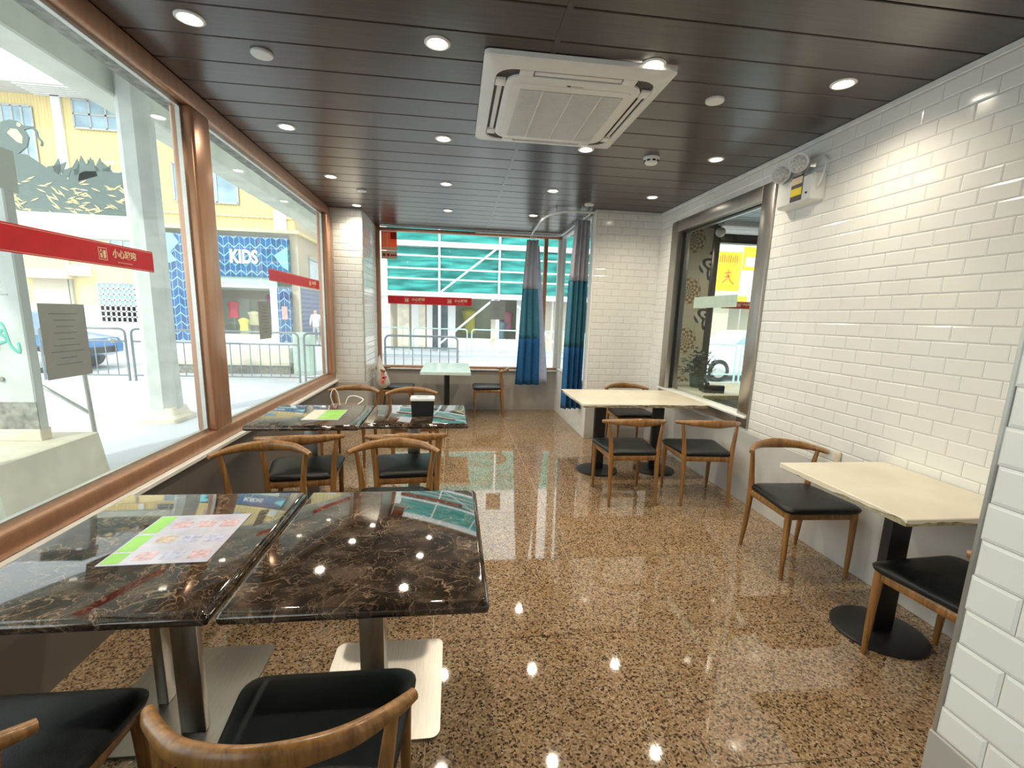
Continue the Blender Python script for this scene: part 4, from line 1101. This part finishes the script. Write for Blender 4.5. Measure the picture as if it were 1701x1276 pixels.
# cars
def car(label, x, y, rz, paint, sx=1.):
    t_ = thing('car', label, 'car', (x, y, GZ - .08), rz)
    side = [(-2.1, .42), (-2.12, .62), (-2.02, .80), (-1.2, .93), (-.55, 1.38), (-.2, 1.47), (.8, 1.48), (1.55, 1.36), (2.0, .98), (2.1, .78), (2.1, .42), (1.75, .30), (-1.8, .30)]
    rings = []
    for yy, k in ((-.86, .96), (-.88, 1), (.88, 1), (.86, .96)):
        rings.append([(u * (1 if z < 1 else .985), yy * (1 if z < .95 else .80), z) for u, z in side])
    B().rings(rings).obj('body', paint, t_, 35)
    for s in (-1, 1):
        B().prism([(-1.05, .97), (-.5, 1.34), (-.15, 1.40), (.1, 1.41), (.1, .97)], 'y', s * .80, s * .815 if s > 0 else s * .815).obj('side_window', K['pane'], t_, 0)
        B().prism([(.18, .97), (.18, 1.41), (.85, 1.40), (1.45, 1.28), (1.75, .99)], 'y', s * .80, s * .815).obj('side_window', K['pane'], t_, 0)
        for u in (-1.32, 1.28):
            wl = B().rings([[(u + r * math.cos(a), yy, .32 + r * math.sin(a)) for a in [2 * math.pi * k / 24 for k in range(24)]] for yy, r in ((s * .66, .30), (s * .68, .325), (s * .88, .325), (s * .90, .30), (s * .895, .2))]).obj('wheel', K['rubber'], t_)
            B().rings([[(u + r * math.cos(a), yy, .32 + r * math.sin(a)) for a in [2 * math.pi * k / 20 for k in range(20)]] for yy, r in ((s * .897, .205), (s * .91, .18), (s * .905, .05))]).obj('rim', K['alu'], wl)
    B().box(-2.14, -2.10, -.6, .6, .42, .58, .01, 1).obj('bumper', K['rubber'], t_, 0)
    for s in (-1, 1): B().box(-2.11, -2.0, s * .55 - .14, s * .55 + .14, .66, .78, .02).obj('headlight', K['alu'], t_)
    return t_


car('white car parked behind the railing in the entrance bay window', 8.9, 13.6, 0, K['carwhite'])
car('blue car behind the near notice sheet', -11.2, 13.4, R(180), K['carblue'])
t_ = thing('utility_cabinet', 'pale green utility cabinet behind the grey railing', 'cabinet', (-3.9, 13.0, GZ - .08))
B().box(-.24, .22, -.2, .2, 0, 1.10, .02).obj('case', K['cabgreen'], t_)
B().box(-.20, .18, -.215, -.2, .1, 1.0, .004, 1).obj('door', K['cabgreen'], t_, 0)
t_ = thing('low_wall', 'low cream planter wall behind the grey railing', 'planter', (-6.2, 13.2, GZ - .08))
B().box(-1.6, 1.95, -.3, .3, .22, .70, .03).obj('coping', K['creamcon'], t_)
B().box(-1.55, 1.9, -.25, .25, 0, .22).obj('dark_base', K['stain'], t_, 0)

# pedestrian in white by the corner of the blue shop
me = bpy.data.meshes.new('person')
V = [(0, 0, .88), (0, 0, 1.08), (0, .0, 1.28), (0, -.01, 1.40), (0, -.03, 1.50), (0, -.03, 1.58), (.17, 0, 1.33), (.23, -.02, 1.08), (.22, -.10, .86), (-.17, 0, 1.33), (-.23, -.02, 1.08), (-.22, -.10, .86), (.09, 0, .84), (.10, -.02, .46), (.10, .02, .07), (.11, -.10, .03), (-.09, 0, .84), (-.10, .03, .46), (-.10, .08, .07), (-.11, -.04, .03)]
Ed = [(0, 1), (1, 2), (2, 3), (3, 4), (4, 5), (2, 6), (6, 7), (7, 8), (2, 9), (9, 10), (10, 11), (0, 12), (12, 13), (13, 14), (14, 15), (0, 16), (16, 17), (17, 18), (18, 19)]
rad = [.15, .14, .15, .055, .085, .08, .065, .048, .035, .065, .048, .035, .085, .06, .045, .04, .085, .06, .045, .04]
me.from_pydata(V, Ed, []); me.materials.append(K['white'])
po = new('person', me)
md = po.modifiers.new('skin', 'SKIN'); sv = me.skin_vertices[0].data
for i, r in enumerate(rad): sv[i].radius = (r, r * .85)
sv[0].use_root = True
po.modifiers.new('sub', 'SUBSURF').levels = 2
me2 = bpy.data.meshes.new_from_object(po.evaluated_get(bpy.context.evaluated_depsgraph_get())); bpy.data.objects.remove(po)
me2.materials.clear()
for k in ('white', 'skin', 'greyplastic', 'rubber'): me2.materials.append(K[k])
for f in me2.polygons:
    c = f.center; f.use_smooth = True
    f.material_index = 3 if c.z > 1.56 or (c.z > 1.46 and c.y > 0) or c.z < .07 else 1 if c.z > 1.38 or (c.z < 1.0 and abs(c.x) > .19) else 0 if c.z > .86 else 2
new('person', me2, None, (-6.15, 22.3, GZ + .04), None, label='person in white standing at the corner of the blue shop', category='person')

# ------------------------------------------------------------------ yellow corner building with the blue shop
FYB = 24.0
bd = thing('corner_building', 'yellow clad corner building with a blue chevron shop front', 'building', (0, FYB, GZ + .04))
z0 = 0
B().box(-40, -7.4, 0, 18, 5.05, 10.3).obj('upper_wall', K['yellowwall'], bd, 0)
B().box(-40, -13.15, 0, 18, 0, 5.0).obj('ground_wall', K['ywall'], bd, 0)
B().box(-7.75, -7.4, .35, 18, 0, 5.05).obj('side_wall', K['beige'], bd, 0)
B().box(-7.42, -7.385, .35, 18, 5.05, 10.3).obj('side_cladding', K['beige'], bd, 0)
B().box(-13.15, -7.75, 2.2, 2.4, 0, 5.05).obj('shop_back', K['beige'], bd, 0)
B().box(-40, -7.2, -.12, 18, 5.02, 5.16).obj('string_course', K['ywall'], bd, 0)
B().box(-40, -7.2, -.08, 0, 5.65, 5.72).obj('string_course', K['ywall'], bd, 0)
B().box(-8.25, -7.72, -.1, .0, 5.16, 6.0).obj('white_panel', K['whitewall'], bd, 0)
B().box(-13.9, -13.55, -.1, 0, 5.1, 10.3).obj('white_pilaster', K['whitewall'], bd, 0)
B().box(-16.9, -16.55, -.1, 0, 5.1, 10.3).obj('white_pilaster', K['whitewall'], bd, 0)
rf = B().prism([(-45, 10.1), (-15.3, 10.1), (-6.6, 10.1), (-6.6, 10.5), (-15.6, 12.4), (-19, 15), (-45, 15)], 'y', -1.2, 18).obj('roof', K['roof'], bd, 0)
for k in range(6): B().box(-17.5, -6.7, -1.1 + .2 * k, -1.06 + .2 * k, 10.06, 10.1).obj('eaves_board', K['whitewall'], rf, 0)


def bwin(par, xa, xb, za, zb, nx, nz, frame, pane, y=-.06):
    wn_ = B().box(xa, xb, y, 0, za, zb).obj('window', pane, par, 0)
    b = B(); fw = .03 if nx > 6 else .04
    for k in range(nx + 1): c = xa + (xb - xa) * k / nx; b.box(c - fw, c + fw, y - .04, y, za, zb)
    for k in range(nz + 1): c = za + (zb - za) * k / nz; b.box(xa, xb, y - .04, y, c - fw, c + fw)
    b.obj('window_frame', frame, wn_, 0)


bwin(bd, -12.4, -9.75, 6.2, 7.75, 3, 1, K['greyplastic'], K['pane'])
bwin(bd, -16.1, -14.2, 8.9, 10.0, 3, 2, K['greyplastic'], K['pane'])
bwin(bd, -19.2, -17.7, 7.4, 9.6, 4, 1, K['greyplastic'], K['pane'])
bwin(bd, -15.7, -13.2, 5.25, 7.2, 3, 1, K['greyplastic'], K['darkglass'])
bwin(bd, -16.0, -14.25, .75, 2.5, 8, 7, K['whitewall'], K['glassblock'])
bwin(bd, -15.3, -13.3, 3.5, 4.6, 4, 1, K['greyplastic'], K['pane'])
dr = B().box(-18.6, -17.2, -.08, 0, 0, 2.6).obj('doorway', K['beige'], bd, 0)
B().box(-18.9, -16.9, -.5, 0, 2.6, 3.0).obj('door_canopy', K['goldtxt'], dr, 0)
B().box(-17.0, -16.2, -.4, 0, 2.75, 3.2, .03, 1).obj('outdoor_unit', K['whitewall'], bd, 0)
B().tube([(-17.05, -.1, 0), (-17.05, -.1, 5)], .06, 6).obj('pipe', K['greyplastic'], bd, 0)
B().box(-40, -13.15, -.06, 0, 0, 1.5).obj('white_dado', K['whitewall'], bd, 0)
# side street face
for ya, yb, za, zb in ((2.0, 4.2, 2.9, 4.1), (6.0, 8.0, 2.9, 4.1)):
    wn_ = B().box(-7.40, -7.36, ya, yb, za, zb).obj('window', K['pane'], bd, 0)
    B().box(-7.42, -7.30, ya - .1, yb + .1, zb, zb + .1).obj('window_hood', K['greyplastic'], wn_, 0)
B().box(-7.4, -7.2, 7.0, 8.6, 5.3, 6.3, .03, 1).obj('outdoor_unit', K['whitewall'], bd, 0)
B().box(-7.4, -7.38, .5, 6.0, .2, 2.6).obj('side_print', K['chev2'], bd, 0)
# blue shop front
sf = B().box(-13.1, -7.7, -.18, .1, 3.0, 4.78).obj('shop_sign', K['chev'], bd, 0)
text('KIDS', .82, K['whitewall'], 'lettering', sf, (-9.62, -.20, 3.86), (R(90), 0, 0), .03, bold=.03, sx=.70)
B().prism([(-13.1, 4.78), (-12.6, 4.78), (-12.35, 4.4), (-12.75, 3.95), (-12.5, 3.6), (-13.1, 3.4)], 'y', -.21, -.18).obj('cyan_graphic', K['cyan'], sf, 0)
B().prism([(-8.3, 4.0), (-7.7, 4.4), (-7.7, 3.35), (-7.95, 3.5)], 'y', -.21, -.18).obj('cyan_graphic', K['cyan'], sf, 0)
B().box(-13.1, -12.15, -.16, .1, 0, 3.0).obj('shop_pillar', K['chev'], bd, 0)
B().box(-12.15, -11.5, -.05, .1, 0, 2.6).obj('poster_panel', K['chev2'], bd, 0)
B().box(-12.2, -11.45, -.06, .1, 2.6, 2.66).obj('poster_frame', K['darkglass'], bd, 0)
B().box(-8.28, -7.7, -.16, .1, 0, 2.55).obj('shop_pillar', K['chev'], bd, 0)
B().box(-8.1, -7.85, -.19, -.16, 1.1, 1.7).obj('wall_notice', K['redlight'], bd, 0)
B().box(-11.45, -8.28, -.08, .1, 2.5, 3.0).obj('fascia', K['cabgreen'], bd, 0)
B().box(-11.45, -8.28, -.08, .1, 0, .35).obj('stall_riser', K['whitewall'], bd, 0)
B().box(-8.62, -8.28, -.08, .1, .35, 2.5).obj('shop_post', K['whitewall'], bd, 0)
B().box(-11.45, -8.62, -.02, 0, .35, 2.5).obj('shop_pane', K['glass'], bd, 0)
# goods behind the shop glass: garments on stands
def garment(label, x, y, z0_, mt, h=.75, wd=.5, base=GZ + .04, grp='garments in the shop windows'):
    t_ = thing('garment', label, 'clothing', (x, y, base), 0, grp)
    B().tube([(0, 0, 0), (0, 0, z0_ + h)], .02, 6).obj('stand', K['alu'], t_)
    prof = [(.10, 0), (.52, .0), (.50, .15), (.42, .45), (.5, .7), (.62, .86), (.25, .97), (.12, 1.0)]
    B().rings([[(wd * .9 * r * math.cos(a), wd * .35 * r * math.sin(a), z0_ + h * f) for a in [2 * math.pi * k / 16 for k in range(16)]] for r, f in prof]).obj('cloth', mt, t_, 60)


garment('red jacket on a stand in the blue shop window', -10.75, 25.0, 1.1, K['redcloth'], .8, .55)
garment('yellow dress on a stand in the blue shop window', -10.15, 24.6, .35, K['yellowcloth'], .75, .5)
garment('pale yellow blouse in the blue shop window', -9.8, 25.0, .75, K['goldtxt'], .7, .6)
garment('purple coat high in the blue shop window', -8.95, 25.0, 1.5, K['purple'], .8, .5)
garment('grey shirt in the blue shop window', -9.4, 25.4, 1.1, K['greyplastic'], .8, .6)

# ------------------------------------------------------------------ scaffolded shop row beyond the far window
sb = thing('shop_row', 'white shop row behind the green scaffold across the street', 'building', (0, 21.2, GZ + .04))
B().box(-3.4, 30, 0, 12, 2.7, 12).obj('upper_wall', K['whitewall'], sb, 0)
B().box(-3.4, 30, 1.4, 12, 0, 2.7).obj('shop_back', K['beige'], sb, 0)
B().box(-3.4, 30, -.35, .0, 2.45, 2.85).obj('canopy', K['whitewall'], sb, 0)
for x0, x1, mt, nm in ((-3.4, -2.75, 'whitewall', 'pillar'), (-2.45, -1.95, 'creamcon', 'door_panel'), (-1.85, -1.55, 'whitewall', 'pillar'), (-1.55, -1.25, 'creamcon', 'door_panel'), (-1.2, -.95, 'whitewall', 'pillar'), (-.9, -.3, 'darkglass', 'door'), (-.28, .05, 'whitewall', 'pillar'), (1.62, 1.8, 'creamcon', 'pillar'), (2.75, 3.0, 'whitewall', 'pillar'), (3.05, 5.2, 'beige', 'shutter'), (5.3, 5.7, 'whitewall', 'pillar'), (6.1, 7.2, 'darkglass', 'door'), (7.6, 8.2, 'whitewall', 'pillar'), (9.0, 12.8, 'beige', 'shutter')):
    B().box(x0, x1, -.02, .12, 0, 2.45).obj(nm, K[mt], sb, 0)
B().box(.05, 2.75, .0, .08, 0, .55).obj('stall_riser', K['whitewall'], sb, 0)
B().box(.05, 2.75, .03, .05, .55, 2.45).obj('shop_pane', K['glass'], sb, 0)
garment('gold draped figure in the shop behind the scaffold', .7, 22.0, .75, K['gold'], 1.15, .7)
garment('pink dress in the shop behind the scaffold', 2.45, 22.0, .9, K['pink'], .9, .5)
garment('blue grey dress in the shop behind the scaffold', 2.05, 21.8, .45, K['pane'], .9, .6)
ns = thing('yellow_sign', 'large yellow hanging sign with red brushwork, seen through the entrance bay', 'sign', (12.0, 20.3, 3.72))
B().box(-.60, .60, -.06, .06, -.80, .86, .02, 1).obj('panel', K['yellow'], ns, 0)
for k in range(9): B().box(-.46 + .10 * k, -.41 + .10 * k, -.075, -.06, .40, .74 if k % 3 else .66).obj('top_lettering', K['redink'], ns, 0)
for pts in ([(-.02, .12), (.02, .03)], [(-.16, -.05), (.14, .0)], [(.0, .0), (-.02, -.25), (-.24, -.46)], [(.0, -.12), (.14, -.36), (.32, -.52)], [(-.14, -.2), (.12, -.16)]):
    n_ = (len(pts) - 1) * 4 + 1
    B().tube(catmull([(x, -.065, z) for x, z in pts], 4), [(.035, .012)] * n_, 6, up=(0, 1, 0)).obj('brush_stroke', K['redink'], ns)
B().tube([(-.5, 0, .86), (-.5, .9, .95)], .03, 6).obj('bracket', K['alu'], ns)
ns = thing('yellow_sign', 'pale yellow shop sign beside the large yellow sign', 'sign', (13.1, 20.4, 4.35))
B().box(-.35, .35, -.06, .06, -.5, .5, .02, 1).obj('panel', K['yellow'], ns, 0)
B().box(-.28, .28, -.07, -.06, -.35, .05).obj('white_print', K['whitewall'], ns, 0)
B().tube([(0, 0, .4), (0, .85, .4)], .03, 6).obj('bracket', K['alu'], ns)
ns = thing('yellow_sign', 'small yellow sign low beside the red strip of the entrance bay', 'sign', (12.8, 20.3, 2.55))
B().box(-.26, .26, -.05, .05, -.16, .16, .01, 1).obj('panel', K['yellow'], ns, 0)
B().tube([(0, 0, -.16), (0, 0, -2.6)], .03, 6).obj('post', K['alu'], ns)

sc = thing('scaffold', 'white tube scaffold across the street', 'scaffold', (0, 20.0, GZ + .04))
for x in (-2.75, -.62, 1.83, 4.32, 6.8, 9.2):
    for yy in (0, .95): B().tube([(x, yy, 0), (x, yy, 6.4)], .045, 8).obj('standard', K['scaf'], sc)
for z in (2.95, 3.35, 3.85): B().tube([(-2.85, -.05, z), (9.3, -.05, z)], .035, 8).obj('ledger', K['scaf'], sc)
for z in (2.25, 4.22):
    B().box(-2.9, 9.3, -.08, .95, z, z + .05).obj('deck', K['scaf'], sc, 0)
    B().box(-2.9, 9.3, -.10, -.07, z, z + .20).obj('toe_board', K['scaf'], sc, 0)
for a, c in (((-.75, 2.3), (1.83, 4.35)), ((-.6, .35), (1.83, 2.42)), ((4.4, .35), (2.6, 2.0))):
    B().tube([(a[0], -.1, a[1]), (c[0], -.1, c[1])], .04, 8).obj('brace', K['scaf'], sc)


def net(label, x0, x1, za, zb, seed):
    q = random.Random(seed); ph = [q.uniform(0, 6) for _ in range(6)]
    t_ = thing('scaffold_net', label, 'netting', (0, 20.12, GZ + .04), 0, 'green scaffold nets')
    def f(u, v):
        x = x0 + (x1 - x0) * u; z = za + (zb - za) * v
        d = .05 * math.sin(z * 7 + x * 1.6 + ph[0]) + .04 * math.sin(z * 15 - x * 2.3 + ph[1]) + .05 * math.sin(x * 2.1 + ph[2]) * math.cos(z * 3) + .03 * math.sin(x * 5.2 + z * 9 + ph[3])
        return (x, d, z - .06 * math.sin(u * math.pi) * (1 - v))
    o = B().grid(f, 60, 34).obj('sheet', K['teal'], t_, 180); md = o.modifiers.new('thickness', 'SOLIDIFY'); md.thickness = .006


net('green scaffold net, left bay above the red strip', -2.7, -.64, 2.47, 4.20, 1)
net('green scaffold net, middle bay crossed by a brace', -.60, 1.80, 2.47, 4.20, 2)
net('green scaffold net, right bay behind the first curtain', 1.86, 4.30, 2.47, 4.20, 3)
net('green scaffold net, last bay beside the blue curtain', 4.35, 6.8, 2.47, 4.20, 4)
net('green scaffold net on the upper lift', -2.7, 6.8, 4.46, 6.3, 5)
